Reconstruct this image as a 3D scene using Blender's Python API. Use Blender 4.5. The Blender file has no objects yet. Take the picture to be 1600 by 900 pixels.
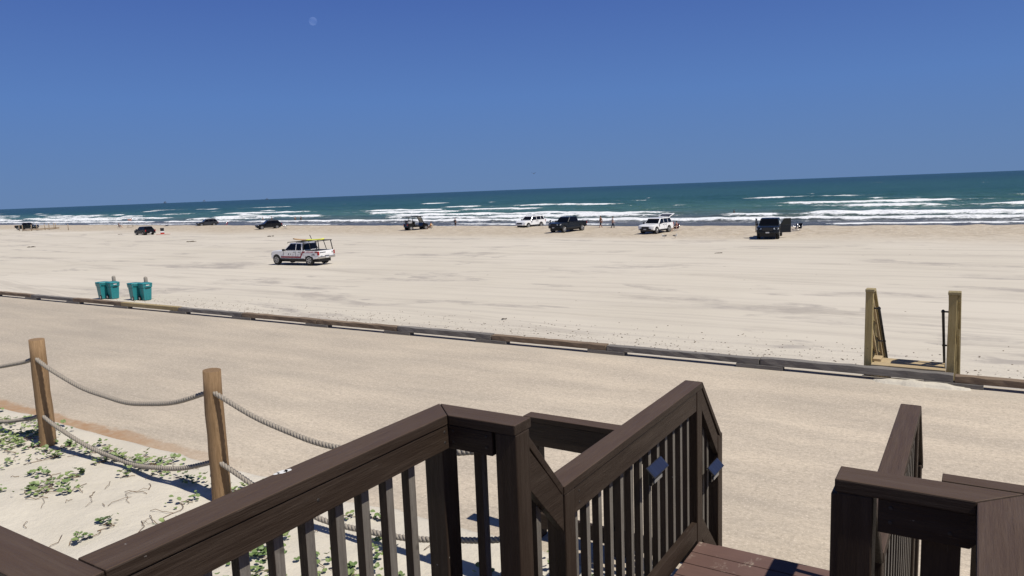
import bpy, bmesh, math, random
import numpy as np
from mathutils import Vector, Matrix, Euler
random.seed(7); np.random.seed(7)
S = bpy.context.scene
COL = S.collection
R = math.radians
TH = R(32.5)                       # the shore line's angle to the camera's own axis

# ---------------------------------------------------------------- camera
cam = bpy.data.cameras.new('camera'); co = bpy.data.objects.new('camera', cam); COL.objects.link(co)
cam.sensor_width = 36; cam.lens = 36*1150/1600; cam.clip_start = .05; cam.clip_end = 90000
p = math.atan(153.4/1150); r = R(2.18)
rx = Vector((math.cos(r), -math.sin(r)*math.sin(p), -math.sin(r)*math.cos(p)))
uy = Vector((math.sin(r), math.cos(r)*math.sin(p), math.cos(r)*math.cos(p)))
fz = Vector((0, math.cos(p), -math.sin(p)))
M = Matrix((rx, uy, -fz)).transposed().to_4x4(); M.translation = (0, 0, 2.6)
co.matrix_world = M
S.camera = co

# ---------------------------------------------------------------- sky and sun
ELEV = R(57)
_a = .985*math.cos(ELEV); _b = -.08*math.cos(ELEV)   # toward +u along the shore, a little landward
sd = Vector((_a*math.cos(R(32.5))+_b*math.sin(R(32.5)), -_a*math.sin(R(32.5))+_b*math.cos(R(32.5)), math.sin(ELEV))).normalized()
w = bpy.data.worlds.new('World'); S.world = w; w.use_nodes = True
nt = w.node_tree; nt.nodes.clear()
sk = nt.nodes.new('ShaderNodeTexSky'); sk.sky_type = 'NISHITA'; sk.sun_disc = False
sk.sun_elevation = ELEV; sk.sun_rotation = math.atan2(sd.x, sd.y)
sk.altitude = 0; sk.air_density = 1.0; sk.dust_density = .3; sk.ozone_density = 5.0
hs = nt.nodes.new('ShaderNodeHueSaturation'); hs.inputs['Hue'].default_value = .515; hs.inputs['Saturation'].default_value = 1.0
bg = nt.nodes.new('ShaderNodeBackground'); bg.inputs[1].default_value = .085
ow = nt.nodes.new('ShaderNodeOutputWorld')
tcw = nt.nodes.new('ShaderNodeTexCoord'); sx = nt.nodes.new('ShaderNodeSeparateXYZ'); rp = nt.nodes.new('ShaderNodeValToRGB'); vm = nt.nodes.new('ShaderNodeVectorMath'); mx = nt.nodes.new('ShaderNodeMix'); mx.data_type = 'RGBA'
E_ = rp.color_ramp.elements; E_.new(.12); E_.new(.3)
for e, (q, c) in zip(E_, ((0, (.125, .225, .43)), (.12, (.098, .207, .49)), (.27, (.058, .125, .40)), (1, (.025, .045, .12)))): e.position = q; e.color = (*c, 1)
vm.operation = 'SCALE'; vm.inputs['Scale'].default_value = 1/.085; mx.inputs[0].default_value = .97
nt.links.new(tcw.outputs['Generated'], sx.inputs[0]); nt.links.new(sx.outputs[2], rp.inputs[0]); nt.links.new(rp.outputs[0], vm.inputs[0])
nt.links.new(sk.outputs[0], hs.inputs['Color']); nt.links.new(hs.outputs[0], mx.inputs[6]); nt.links.new(vm.outputs[0], mx.inputs[7]); nt.links.new(mx.outputs[2], bg.inputs[0]); nt.links.new(bg.outputs[0], ow.inputs[0])
sl = bpy.data.lights.new('sun', 'SUN'); sl.energy = 4.9; sl.angle = R(.53); sl.color = (1, .945, .86)
so = bpy.data.objects.new('sun', sl); COL.objects.link(so); so.rotation_mode = 'QUATERNION'
so.rotation_quaternion = sd.to_track_quat('Z', 'Y')
S.view_settings.view_transform = 'Standard'; S.view_settings.look = 'None'
S.view_settings.exposure = 0.0; S.view_settings.gamma = 1; S.view_settings.use_curve_mapping = False

# ---------------------------------------------------------------- helpers
CAPU, CAPV = 'cap_u', 'cap_v'
def W(u, v, z=0):
    c, s = math.cos(TH), math.sin(TH)
    return Vector((u*c+v*s, -u*s+v*c, z))
def UV(x, y):
    c, s = math.cos(TH), math.sin(TH)
    return (x*c-y*s, x*s+y*c)
def px(x, y, z):                    # a pixel of the photograph on the level z -> world point
    a, b = x-800, 450-y
    a2 = a*math.cos(r)+b*math.sin(r); b2 = -a*math.sin(r)+b*math.cos(r)
    d = Vector((a2, 1150*math.cos(p)+b2*math.sin(p), -1150*math.sin(p)+b2*math.cos(p)))
    t = (z-2.6)/d.z
    return Vector((d.x*t, d.y*t, z))
def tag(o, label=None, cat=None, group=None, kind=None):
    if label: o['label'] = label
    if cat: o['category'] = cat
    if group: o['group'] = group
    if kind: o['kind'] = kind
    return o
def thing(name, label, cat, loc=(0, 0, 0), rz=0, group=None):
    o = bpy.data.objects.new(name, None); COL.objects.link(o); o.empty_display_size = .2
    o.location = loc; o.rotation_euler = (0, 0, rz)
    return tag(o, label, cat, group)
class MB:
    def __init__(s): s.bm = bmesh.new()
    def hexa(s, P, mi=0):           # 8 points: bottom ring 4, top ring 4
        v = [s.bm.verts.new(q) for q in P]
        fs = [(3, 2, 1, 0), (4, 5, 6, 7), (0, 1, 5, 4), (1, 2, 6, 5), (2, 3, 7, 6), (3, 0, 4, 7)]
        for f in fs: s.bm.faces.new([v[i] for i in f]).material_index = mi
        return s
    def box(s, x0, x1, y0, y1, z0, z1, mi=0):
        return s.hexa([(x0, y0, z0), (x1, y0, z0), (x1, y1, z0), (x0, y1, z0), (x0, y0, z1), (x1, y0, z1), (x1, y1, z1), (x0, y1, z1)], mi)
    def prism(s, poly, a0, a1, axis='y', mi=0):   # poly in the other two axes
        def P(q, a): return {'y': (q[0], a, q[1]), 'x': (a, q[0], q[1]), 'z': (q[0], q[1], a)}[axis]
        n = len(poly); A = [s.bm.verts.new(P(q, a0)) for q in poly]; B = [s.bm.verts.new(P(q, a1)) for q in poly]
        s.bm.faces.new(A).material_index = mi; s.bm.faces.new(B[::-1]).material_index = mi
        for i in range(n):
            s.bm.faces.new((A[i], B[i], B[(i+1) % n], A[(i+1) % n])).material_index = mi
        return s
    def poly(s, pts, mi=0):
        s.bm.faces.new([s.bm.verts.new(q) for q in pts]).material_index = mi; return s
    def tube(s, pts, rad, n=8, mi=0, cap=True):
        pts = [Vector(q) for q in pts]; rings = []
        rr = rad if hasattr(rad, '__len__') else [rad]*len(pts)
        prev = None
        for i, q in enumerate(pts):
            d = (pts[min(i+1, len(pts)-1)]-pts[max(i-1, 0)]).normalized()
            if prev is None:
                a = d.orthogonal().normalized()
            else:
                a = (prev - d*prev.dot(d)).normalized()
            prev = a; b = d.cross(a)
            rings.append([s.bm.verts.new(q+(a*math.cos(2*math.pi*k/n)+b*math.sin(2*math.pi*k/n))*rr[i]) for k in range(n)])
        for i in range(len(rings)-1):
            for k in range(n):
                f = s.bm.faces.new((rings[i][k], rings[i][(k+1) % n], rings[i+1][(k+1) % n], rings[i+1][k])); f.material_index = mi; f.smooth = True
        if cap:
            s.bm.faces.new(rings[0][::-1]).material_index = mi; s.bm.faces.new(rings[-1]).material_index = mi
        return s
    def ball(s, c, rad, sc=(1, 1, 1), mi=0, sub=2):
        g = bmesh.ops.create_icosphere(s.bm, subdivisions=sub, radius=rad)
        for v in g['verts']:
            v.co = Vector((v.co.x*sc[0], v.co.y*sc[1], v.co.z*sc[2]))+Vector(c)
            for f in v.link_faces: f.material_index = mi; f.smooth = True
        return s
    def build(s, name, mats, parent=None, bevel=0, seg=2, loc=None, rz=None, smooth=False):
        bmesh.ops.recalc_face_normals(s.bm, faces=s.bm.faces)
        if mats in (CAPU, CAPV):                 # upper faces get a lighter paint: sunlight put into the colour
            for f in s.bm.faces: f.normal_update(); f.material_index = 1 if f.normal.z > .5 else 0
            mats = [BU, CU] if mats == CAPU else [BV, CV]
        if smooth:
            for f in s.bm.faces: f.smooth = True
        me = bpy.data.meshes.new(name); s.bm.to_mesh(me); s.bm.free()
        for m in (mats if isinstance(mats, (list, tuple)) else [mats]): me.materials.append(m)
        o = bpy.data.objects.new(name, me); COL.objects.link(o)
        if parent: o.parent = parent
        if loc is not None: o.location = loc
        if rz is not None: o.rotation_euler = (0, 0, rz)
        if bevel:
            b = o.modifiers.new('bevel', 'BEVEL'); b.width = bevel; b.segments = seg; b.limit_method = 'ANGLE'; b.angle_limit = R(40)
        return o
def copy_tree(o, parent=None):
    c = o.copy(); COL.objects.link(c)
    if parent: c.parent = parent
    for ch in list(o.children): copy_tree(ch, c)
    return c

# ---------------------------------------------------------------- materials
class NT:
    def __init__(s, name):
        s.m = bpy.data.materials.new(name); s.m.use_nodes = True; s.t = s.m.node_tree
        s.b = s.t.nodes['Principled BSDF']; s.tc = s.n('TexCoord')
    def n(s, k, **kw):
        x = s.t.nodes.new('ShaderNode'+k)
        for a, b in kw.items(): setattr(x, a, b)
        return x
    def l(s, a, b): s.t.links.new(a, b)
    def mapping(s, scale=(1, 1, 1), rot=(0, 0, 0), src='Object'):
        m = s.n('Mapping'); m.inputs['Scale'].default_value = scale; m.inputs['Rotation'].default_value = rot
        s.l(s.tc.outputs[src], m.inputs['Vector']); return m.outputs[0]
    def noise(s, vec, scale, detail=4, rough=.55, dist=0):
        x = s.n('TexNoise'); x.inputs['Scale'].default_value = scale; x.inputs['Detail'].default_value = detail
        x.inputs['Roughness'].default_value = rough; x.inputs['Distortion'].default_value = dist
        s.l(vec, x.inputs['Vector']); return x.outputs['Fac']
    def ramp(s, fac, stops):
        x = s.n('ValToRGB'); e = x.color_ramp.elements
        while len(e) < len(stops): e.new(.5)
        for i, (q, c) in enumerate(stops):
            e[i].position = q; e[i].color = (c, c, c, 1) if not hasattr(c, '__len__') else (*c, 1)
        s.l(fac, x.inputs[0]); return x.outputs[0]
    def mix(s, fac, a, b, mode='MIX'):
        x = s.n('Mix', data_type='RGBA', blend_type=mode)
        for i, q in ((0, fac), (6, a), (7, b)):
            if hasattr(q, 'links'): s.l(q, x.inputs[i])
            elif i == 0: x.inputs[0].default_value = q
            else: x.inputs[i].default_value = (*q, 1) if len(q) == 3 else q
        return x.outputs[2]
    def math(s, op, a, b=None, c=None, clamp=False):
        x = s.n('Math', operation=op); x.use_clamp = clamp
        for i, q in enumerate((a, b, c)):
            if q is None: continue
            if hasattr(q, 'links'): s.l(q, x.inputs[i])
            else: x.inputs[i].default_value = q
        return x.outputs[0]
    def bump(s, h, strength=.3, dist=.01, prev=None):
        x = s.n('Bump'); x.inputs['Strength'].default_value = strength; x.inputs['Distance'].default_value = dist
        s.l(h, x.inputs['Height'])
        if prev is not None: s.l(prev, x.inputs['Normal'])
        return x.outputs[0]
    def out(s, col=None, rough=.5, normal=None, metal=0, spec=None):
        if col is not None:
            if hasattr(col, 'links'): s.l(col, s.b.inputs['Base Color'])
            else: s.b.inputs['Base Color'].default_value = (*col, 1)
        if hasattr(rough, 'links'): s.l(rough, s.b.inputs['Roughness'])
        else: s.b.inputs['Roughness'].default_value = rough
        s.b.inputs['Metallic'].default_value = metal
        if spec is not None: s.b.inputs['Specular IOR Level'].default_value = spec
        if normal is not None: s.l(normal, s.b.inputs['Normal'])
        return s.m
def flat(name, col, rough=.5, metal=0, spec=None, var=.12, scale=8):
    n = NT(name); f = n.noise(n.mapping(), scale, 4)
    c = n.mix(f, tuple(q*(1-var) for q in col), tuple(min(1, q*(1+var)) for q in col))
    return n.out(c, rough, None, metal, spec)
AX = {'u': (1, 14, 14), 'v': (14, 1, 14), 'z': (14, 14, 1)}
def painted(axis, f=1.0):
    n = NT(('brown_paint_' if f == 1 else 'sunlit_tone_brown_paint_')+axis); sc = AX[axis]
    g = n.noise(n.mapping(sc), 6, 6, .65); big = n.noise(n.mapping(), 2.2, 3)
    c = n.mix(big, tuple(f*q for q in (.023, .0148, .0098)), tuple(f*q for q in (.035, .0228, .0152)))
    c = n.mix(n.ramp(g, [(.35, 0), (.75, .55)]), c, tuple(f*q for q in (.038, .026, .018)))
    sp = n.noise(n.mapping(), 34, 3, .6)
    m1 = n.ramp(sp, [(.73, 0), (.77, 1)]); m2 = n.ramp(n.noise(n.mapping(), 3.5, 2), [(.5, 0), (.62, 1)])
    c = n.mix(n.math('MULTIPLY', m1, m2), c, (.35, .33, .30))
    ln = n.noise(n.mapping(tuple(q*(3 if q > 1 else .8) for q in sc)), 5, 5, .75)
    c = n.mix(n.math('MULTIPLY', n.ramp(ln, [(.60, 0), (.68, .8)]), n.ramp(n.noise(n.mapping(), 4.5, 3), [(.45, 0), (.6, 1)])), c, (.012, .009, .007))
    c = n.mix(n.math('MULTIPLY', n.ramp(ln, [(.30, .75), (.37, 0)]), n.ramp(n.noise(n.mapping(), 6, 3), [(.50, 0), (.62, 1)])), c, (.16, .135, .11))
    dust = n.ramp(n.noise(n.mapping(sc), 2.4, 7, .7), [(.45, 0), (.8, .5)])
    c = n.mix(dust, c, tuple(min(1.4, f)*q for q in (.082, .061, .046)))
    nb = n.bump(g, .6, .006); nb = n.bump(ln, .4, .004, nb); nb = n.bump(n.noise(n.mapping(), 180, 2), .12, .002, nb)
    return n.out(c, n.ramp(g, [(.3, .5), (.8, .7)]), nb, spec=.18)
def weathered(axis, a, b, crack, name):
    n = NT(name+'_'+axis); sc = AX[axis]
    g = n.noise(n.mapping(sc), 5, 8, .7, .4); f = n.noise(n.mapping(sc), 17, 6, .7)
    k = n.noise(n.mapping(), 1.1, 2)
    c = n.mix(n.ramp(g, [(.3, 0), (.7, 1)]), a, b)
    c = n.mix(n.ramp(f, [(.28, 1), (.42, 0)]), c, crack)
    c = n.mix(n.ramp(k, [(.4, 0), (.65, .35)]), c, crack)
    kn = n.noise(n.mapping(), 7, 1); c = n.mix(n.ramp(kn, [(.74, 0), (.77, .8)]), c, crack)
    return n.out(c, .8, n.bump(f, .6, .006, n.bump(g, .4, .01)), spec=.2)
BU, BV, BZ = painted('u'), painted('v'), painted('z')
CU, CV = painted('u', 2.5), painted('v', 2.5)  # lightened copies of the brown paint, standing in for sunlight on the rail tops
BB = weathered('z', (.12, .105, .088), (.23, .21, .18), (.035, .03, .025), 'sunlit_tone_baluster')  # pale wood tone that paints sunlight onto the balusters' sunward faces
GREY = weathered('u', (.13, .12, .11), (.27, .25, .225), (.045, .04, .036), 'grey_timber')
TAN = weathered('u', (.16, .115, .075), (.27, .205, .145), (.06, .042, .03), 'tan_timber')
YEL = weathered('u', (.30, .235, .12), (.42, .34, .19), (.16, .11, .05), 'yellow_timber')
LZ = weathered('z', (.30, .235, .105), (.46, .37, .185), (.10, .075, .035), 'treated_lumber')
LV = weathered('v', (.25, .205, .105), (.42, .35, .20), (.10, .075, .035), 'treated_lumber')
LU = weathered('u', (.36, .27, .15), (.50, .40, .24), (.16, .11, .06), 'treated_board')
POST = weathered('z', (.20, .125, .062), (.34, .225, .125), (.075, .045, .025), 'round_post')
def deckmat():
    n = NT('red_brown_deck_paint'); g = n.noise(n.mapping((1, 14, 14)), 6, 6, .65); big = n.noise(n.mapping(), 3.5, 4)
    c = n.mix(big, (.105, .058, .045), (.175, .105, .085)); c = n.mix(n.ramp(g, [(.3, 0), (.8, .5)]), c, (.07, .045, .038))
    s1 = n.ramp(n.noise(n.mapping(), 5, 9, .75, .8), [(.56, 0), (.64, .9)]); s2 = n.ramp(n.noise(n.mapping(), 60, 3), [(.4, .2), (.6, 1)])
    c = n.mix(n.math('MULTIPLY', s1, s2), c, (.40, .34, .27))
    return n.out(c, .65, n.bump(g, .3, .004), spec=.3)
DECK = deckmat()
def ropemat():
    n = NT('sun_bleached_rope'); f = n.noise(n.mapping(), 90, 4, .7)
    return n.out(n.mix(f, (.17, .145, .115), (.42, .38, .32)), .95, n.bump(f, .6, .004), spec=.1)
ROPE = ropemat()
def concretemat():
    n = NT('sand_blown_concrete'); o = n.mapping()
    big = n.noise(o, .35, 5, .6); mid = n.noise(n.mapping((.5, 2.2, 1)), .9, 6, .65); fine = n.noise(o, 24, 5, .8)
    c = n.mix(n.ramp(big, [(.32, 0), (.68, 1)]), (.53, .45, .345), (.605, .52, .40))
    c = n.mix(n.ramp(mid, [(.3, .55), (.62, 0)]), c, (.27, .24, .20))
    vo = n.noise(n.mapping((14, 30, 1), (0, 0, .5)), 1, 6, .85)
    lt = n.math('MULTIPLY', n.ramp(vo, [(.55, 0), (.66, 1)]), n.ramp(n.noise(o, .8, 4), [(.3, .2), (.62, .9)]))
    c = n.mix(lt, c, (.60, .51, .40))
    c = n.mix(n.ramp(fine, [(.32, .6), (.5, 0)]), c, (.24, .205, .16))
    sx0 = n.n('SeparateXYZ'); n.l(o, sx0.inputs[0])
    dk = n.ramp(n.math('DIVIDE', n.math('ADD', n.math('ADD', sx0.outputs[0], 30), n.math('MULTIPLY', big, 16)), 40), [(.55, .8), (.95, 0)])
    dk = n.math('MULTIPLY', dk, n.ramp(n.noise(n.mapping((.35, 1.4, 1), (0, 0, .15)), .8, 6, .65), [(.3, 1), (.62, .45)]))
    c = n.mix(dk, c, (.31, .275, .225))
    trk = n.noise(n.mapping((.04, 1.6, 1), (0, 0, R(4))), 1.0, 5, .7, .3); c = n.mix(n.ramp(trk, [(.50, 0), (.62, .2)]), c, (.36, .31, .245))
    cr = n.n('TexVoronoi', feature='DISTANCE_TO_EDGE'); cr.inputs['Scale'].default_value = .22; wn = n.n('VectorMath', operation='ADD'); nn = n.n('TexNoise'); nn.inputs['Scale'].default_value = 1.4; nn.inputs['Detail'].default_value = 6; n.l(o, nn.inputs['Vector']); n.l(o, wn.inputs[0]); n.l(nn.outputs['Color'], wn.inputs[1]); n.l(wn.outputs[0], cr.inputs['Vector'])
    c = n.mix(n.math('MULTIPLY', n.ramp(cr.outputs['Distance'], [(.0, .35), (.003, 0)]), n.ramp(big, [(.48, 0), (.6, 1)])), c, (.20, .17, .13))
    f2 = n.noise(o, 38, 3, .9); f3 = n.noise(n.mapping((1, 1.8, 1)), 11, 6, .85)
    c = n.mix(n.ramp(f2, [(.56, 0), (.66, .75)]), c, (.72, .63, .51)); c = n.mix(n.ramp(f2, [(.34, .6), (.44, 0)]), c, (.29, .245, .19))
    c = n.mix(n.ramp(f3, [(.36, .45), (.50, 0)]), c, (.31, .27, .215)); c = n.mix(n.ramp(f3, [(.54, 0), (.66, .5)]), c, (.64, .56, .45))
    # pale worn lines running seaward
    wv = n.n('TexWave', wave_type='BANDS', bands_direction='X'); wv.inputs['Scale'].default_value = .19; wv.inputs['Distortion'].default_value = .8
    wv.inputs['Detail'].default_value = 3; wv.inputs['Detail Scale'].default_value = .5
    n.l(n.mapping((1, 1, 1), (0, 0, R(12))), wv.inputs['Vector'])
    c = n.mix(n.math('MULTIPLY', n.ramp(wv.outputs[0], [(.985, 0), (.999, .12)]), n.ramp(fine, [(.4, .3), (.6, 1)])), c, (.52, .45, .37))
    # rust-coloured staining along the landward edge
    sx = n.n('SeparateXYZ'); n.l(o, sx.inputs[0])
    e = n.math('ADD', sx.outputs[1], n.math('MULTIPLY', n.noise(n.mapping((1, 2, 1)), 1.8, 8, .75), .40))
    m = n.ramp(n.math('DIVIDE', e, 10), [(.468, 1), (.474, 0)])
    mu = n.ramp(n.math('DIVIDE', n.math('ADD', sx.outputs[0], 20), 20), [(.60, 1), (.70, 0)])
    st = n.mix(n.noise(o, 9, 5, .7), (.30, .165, .085), (.40, .28, .17))
    c = n.mix(n.math('MULTIPLY', n.math('MULTIPLY', m, mu), n.ramp(n.noise(o, 5, 5, .7), [(.3, .45), (.6, 1)])), c, st)
    # sand blown over both edges
    s2 = n.ramp(n.math('DIVIDE', n.math('ADD', sx.outputs[1], n.math('MULTIPLY', n.noise(n.mapping((1, 2, 1)), 2.2, 6, .7), .55)), 12), [(.845, 0), (.885, .9)])
    c = n.mix(s2, c, (.43, .385, .32))
    nb = n.bump(fine, .55, .006); nb = n.bump(vo, .3, .006, nb); nb = n.bump(mid, .2, .02, nb)
    return n.out(c, .92, nb, spec=.2)
CONC = concretemat()
def sandmat(name, c0, c1, near):
    n = NT(name); o = n.mapping()
    big = n.noise(o, .05 if not near else .8, 5, .6)
    c = n.mix(n.ramp(big, [(.3, 0), (.7, 1)]), c0, c1)
    if near:
        f = n.noise(o, 45, 5, .8); c = n.mix(n.ramp(f, [(.28, .5), (.42, 0)]), c, (.26, .21, .16))
        m = n.noise(o, 3.2, 5, .65)
        sp = n.ramp(n.noise(o, 95, 2, .8), [(.70, 0), (.75, .8)]); c = n.mix(sp, c, (.12, .09, .06))
        nb = n.bump(m, .6, .05); nb = n.bump(f, .5, .008, nb)
        return n.out(c, .95, nb, spec=.15)
    at = n.n('Attribute', attribute_name='zone'); z = n.n('SeparateColor'); n.l(at.outputs['Color'], z.inputs[0])
    rough, wet, deb = z.outputs[0], z.outputs[1], z.outputs[2]
    # tyre-packed bands and thin seaweed-grey films that lie along the shore
    st = n.noise(n.mapping((.085, .23, 1), (0, 0, R(10))), 1.0, 6, .62, .5)
    patch = n.math('MULTIPLY', n.ramp(st, [(.565, 0), (.60, .75), (.7, 1)]), n.ramp(n.noise(n.mapping((1, 1.6, 1)), .35, 6, .7), [(.42, .15), (.58, 1)]))
    c = n.mix(n.math('MULTIPLY', patch, n.math('SUBTRACT', 1, rough)), c, (.335, .305, .27))
    tr = n.noise(n.mapping((.02, 1.5, 1), (0, 0, R(-8))), 1.0, 5, .7, .2); c = n.mix(n.ramp(tr, [(.52, 0), (.66, .38)]), c, (.37, .335, .295))
    tr2 = n.noise(n.mapping((.02, 1.2, 1), (0, 0, R(22))), 1.0, 5, .7, .2); c = n.mix(n.ramp(tr2, [(.56, 0), (.68, .32)]), c, (.36, .325, .285))
    for ang, off, sc_ in ((R(8), 0, .062), (R(-20), 3, .05), (R(33), 7, .04)):
        wv = n.n('TexWave', wave_type='BANDS', bands_direction='Y', wave_profile='SIN'); wv.inputs['Scale'].default_value = sc_; wv.inputs['Distortion'].default_value = 2.2; wv.inputs['Detail'].default_value = 1.5; wv.inputs['Detail Scale'].default_value = .35; wv.inputs['Phase Offset'].default_value = off
        n.l(n.mapping((.35, 1, 1), (0, 0, ang)), wv.inputs['Vector'])
        tw = n.ramp(wv.outputs[0], [(.915, 0), (.935, 1), (.955, 0), (.975, 0), (.99, 1)])
        c = n.mix(n.math('MULTIPLY', tw, n.ramp(n.noise(o, .12, 5, .7), [(.42, .05), (.6, .38)])), c, (.37, .335, .285))
    fo = n.noise(o, 1.15, 4, .7); fo2 = n.noise(o, 3.2, 4, .75)
    rc = n.mix(n.ramp(fo, [(.36, 0), (.6, 1)]), (.385, .325, .245), (.485, .425, .335))
    rc = n.mix(n.ramp(fo2, [(.30, .55), (.40, 0)]), rc, (.24, .20, .15))
    c = n.mix(rough, c, rc)
    c = n.mix(wet, c, (.12, .105, .10))
    d = n.noise(o, 5.5, 3, .8); c = n.mix(n.math('MULTIPLY', deb, n.ramp(d, [(.63, 0), (.68, .9)])), c, (.15, .115, .08))
    # seaweed specks
    sp = n.ramp(n.noise(o, 1.9, 2, .7), [(.755, 0), (.77, .8)]); c = n.mix(sp, c, (.13, .10, .07))
    fn = n.noise(o, 9, 5, .8)
    nb = n.bump(fn, .25, .03); nb = n.bump(n.math('MULTIPLY', fo, rough), .9, .22, nb); nb = n.bump(n.math('MULTIPLY', d, deb), .6, .06, nb)
    return n.out(c, .93, nb, spec=.15)
SAND = sandmat('beach_sand', (.515, .472, .39), (.575, .53, .448), False)
DUNE = sandmat('dune_sand', (.52, .48, .395), (.605, .56, .47), True)

_TAB = {}
def vnoise(x, y, seed=0):           # smooth value noise, numpy arrays
    if seed not in _TAB: _TAB[seed] = np.random.RandomState(seed).rand(256, 256)
    T = _TAB[seed]
    xi = np.floor(x).astype(int); yi = np.floor(y).astype(int); fx = x-xi; fy = y-yi
    fx = fx*fx*(3-2*fx); fy = fy*fy*(3-2*fy)
    g = lambda a, b: T[a % 256, b % 256]
    return (g(xi, yi)*(1-fx)+g(xi+1, yi)*fx)*(1-fy)+(g(xi, yi+1)*(1-fx)+g(xi+1, yi+1)*fx)*fy
def fbm(x, y, seed=0, o=4):
    s = 0; a = .5; t = 0
    for i in range(o): s = s+a*vnoise(x*2**i, y*2**i, seed+i); t += a; a *= .5
    return s/t
def grid(name, us, vs, zf, mat, attr=None, rot=True):
    U, V = np.meshgrid(us, vs, indexing='xy'); Z = zf(U, V)
    nu, nv = len(us), len(vs)
    co_ = np.stack([U, V, Z], -1).reshape(-1, 3)
    i = np.arange(nu-1)[None, :]+np.arange(nv-1)[:, None]*nu
    f = np.stack([i, i+1, i+1+nu, i+nu], -1).reshape(-1, 4)
    me = bpy.data.meshes.new(name); me.vertices.add(len(co_)); me.vertices.foreach_set('co', co_.ravel().astype(np.float32))
    me.loops.add(f.size); me.loops.foreach_set('vertex_index', f.ravel().astype(np.int32))
    me.polygons.add(len(f)); me.polygons.foreach_set('loop_start', np.arange(0, f.size, 4, dtype=np.int32))
    me.update(); me.validate()
    me.polygons.foreach_set('use_smooth', np.ones(len(f), dtype=bool))
    if attr:
        A = attr(U, V).reshape(-1, 4).astype(np.float32)
        ca = me.color_attributes.new('zone', 'FLOAT_COLOR', 'POINT'); ca.data.foreach_set('color', A.ravel())
    me.materials.append(mat)
    o = bpy.data.objects.new(name, me); COL.objects.link(o)
    if rot: o.rotation_euler = (0, 0, -TH)
    return o
def sm(x, a, b):
    t = np.clip((x-a)/(b-a), 0, 1); return t*t*(3-2*t)

# ---------------------------------------------------------------- ground: promenade, dune strip, beach
def spaced(a, b, c0, d0, g):        # points from a to b, spacing d0 near c0 growing by factor g per unit distance
    L = [c0]
    while L[-1] < b: L.append(L[-1]+d0+g*abs(L[-1]-c0))
    Lo = [c0]
    while Lo[-1] > a: Lo.append(Lo[-1]-d0-g*abs(Lo[-1]-c0))
    return np.array(Lo[:0:-1]+L)
WALLV = 10.46
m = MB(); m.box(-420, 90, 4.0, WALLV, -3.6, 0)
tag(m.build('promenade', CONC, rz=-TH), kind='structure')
BZ0 = -3.1
def shore(u): return 99.0-.12*np.minimum(u+20, 0)+2.2*(fbm(u*.03, u*0+3, 5)-.5)
def beach_z(u, v):
    d = shore(u)-v
    z = BZ0+.10*(fbm(u*.06, v*.09, 11)-.5)*sm(d, 0, 30)
    z = z+.06*(fbm(u*.5, v*.8, 12)-.5)*sm(d, 6, 14)
    z = z+.24*(fbm(u*.55, v*.55, 15, 3)-.5)*rough_zone(u, v)
    z = z+.22*np.exp(-((d-9)/6.)**2)-(.85)*sm(-d, -9, 3)
    z = z+.35*np.exp(-((v-13.)/3.)**2)*(fbm(u*.4, v*.4, 14)+.2)
    return z
def rough_zone(u, v):
    d = shore(u)-v; k = 27+6*(fbm(u*.05, v*.05, 31)-.5)*2
    return (1-sm(d, k-9, k+5))*sm(d, 1.5, 4)
def beach_attr(u, v):
    d = shore(u)-v
    wet = 1-sm(d, .3, 2.2+1.5*fbm(u*.1, v*0, 7))
    deb = (1-sm(v, 24.3, 27.5+2*fbm(u*.2, v*0, 8)))*.75
    return np.stack([rough_zone(u, v), wet, deb, np.ones_like(u)], -1)
us = spaced(-1500, 260, -20, .35, .008)
vs = np.concatenate([np.arange(WALLV, 60, .5), np.arange(60, 160, .55), np.arange(160, 330, 6)])
tag(grid('beach', us, vs, lambda u, v: beach_z(u, v), SAND, beach_attr), kind='structure')

def dune_z(u, v):
    e = 4.32+.12*(fbm(u*1.3, u*0, 41)-.5)+.05*(fbm(u*6, u*0, 42)-.5)
    z = .03+.16*(fbm(u*.5, v*.6, 43)-.35)*sm(e-v, 0, 2.)+.05*(fbm(u*2.6, v*2.6, 44)-.5)
    return np.where(e-v < 0, -.06, z*sm(e-v, -.02, .10)+.004)
us = spaced(-420, 40, -5, .06, .02); vs = np.concatenate([np.arange(-60, -2, 2.), np.arange(-2, 4.56, .06)])
tag(grid('dune_sand', us, vs, dune_z, DUNE), kind='structure')
def dz(u, v): return float(dune_z(np.array([u]), np.array([v]))[0])

# thin sand drift washed onto the slab below the beach steps
def drift(u, v):
    k = ((u+.55)/.62)**2+((v-10.2)/.13)**2
    return np.where(k < .25+.9*fbm(u*3, v*3, 51), .004+.045*np.maximum(0, 1-k)*(.5+fbm(u*8, v*8, 52)), -.02)
tag(grid('sand_drift', np.arange(-2.5, .8, .03), np.arange(9.7, 10.45, .03), drift, DUNE), kind='structure')

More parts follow.
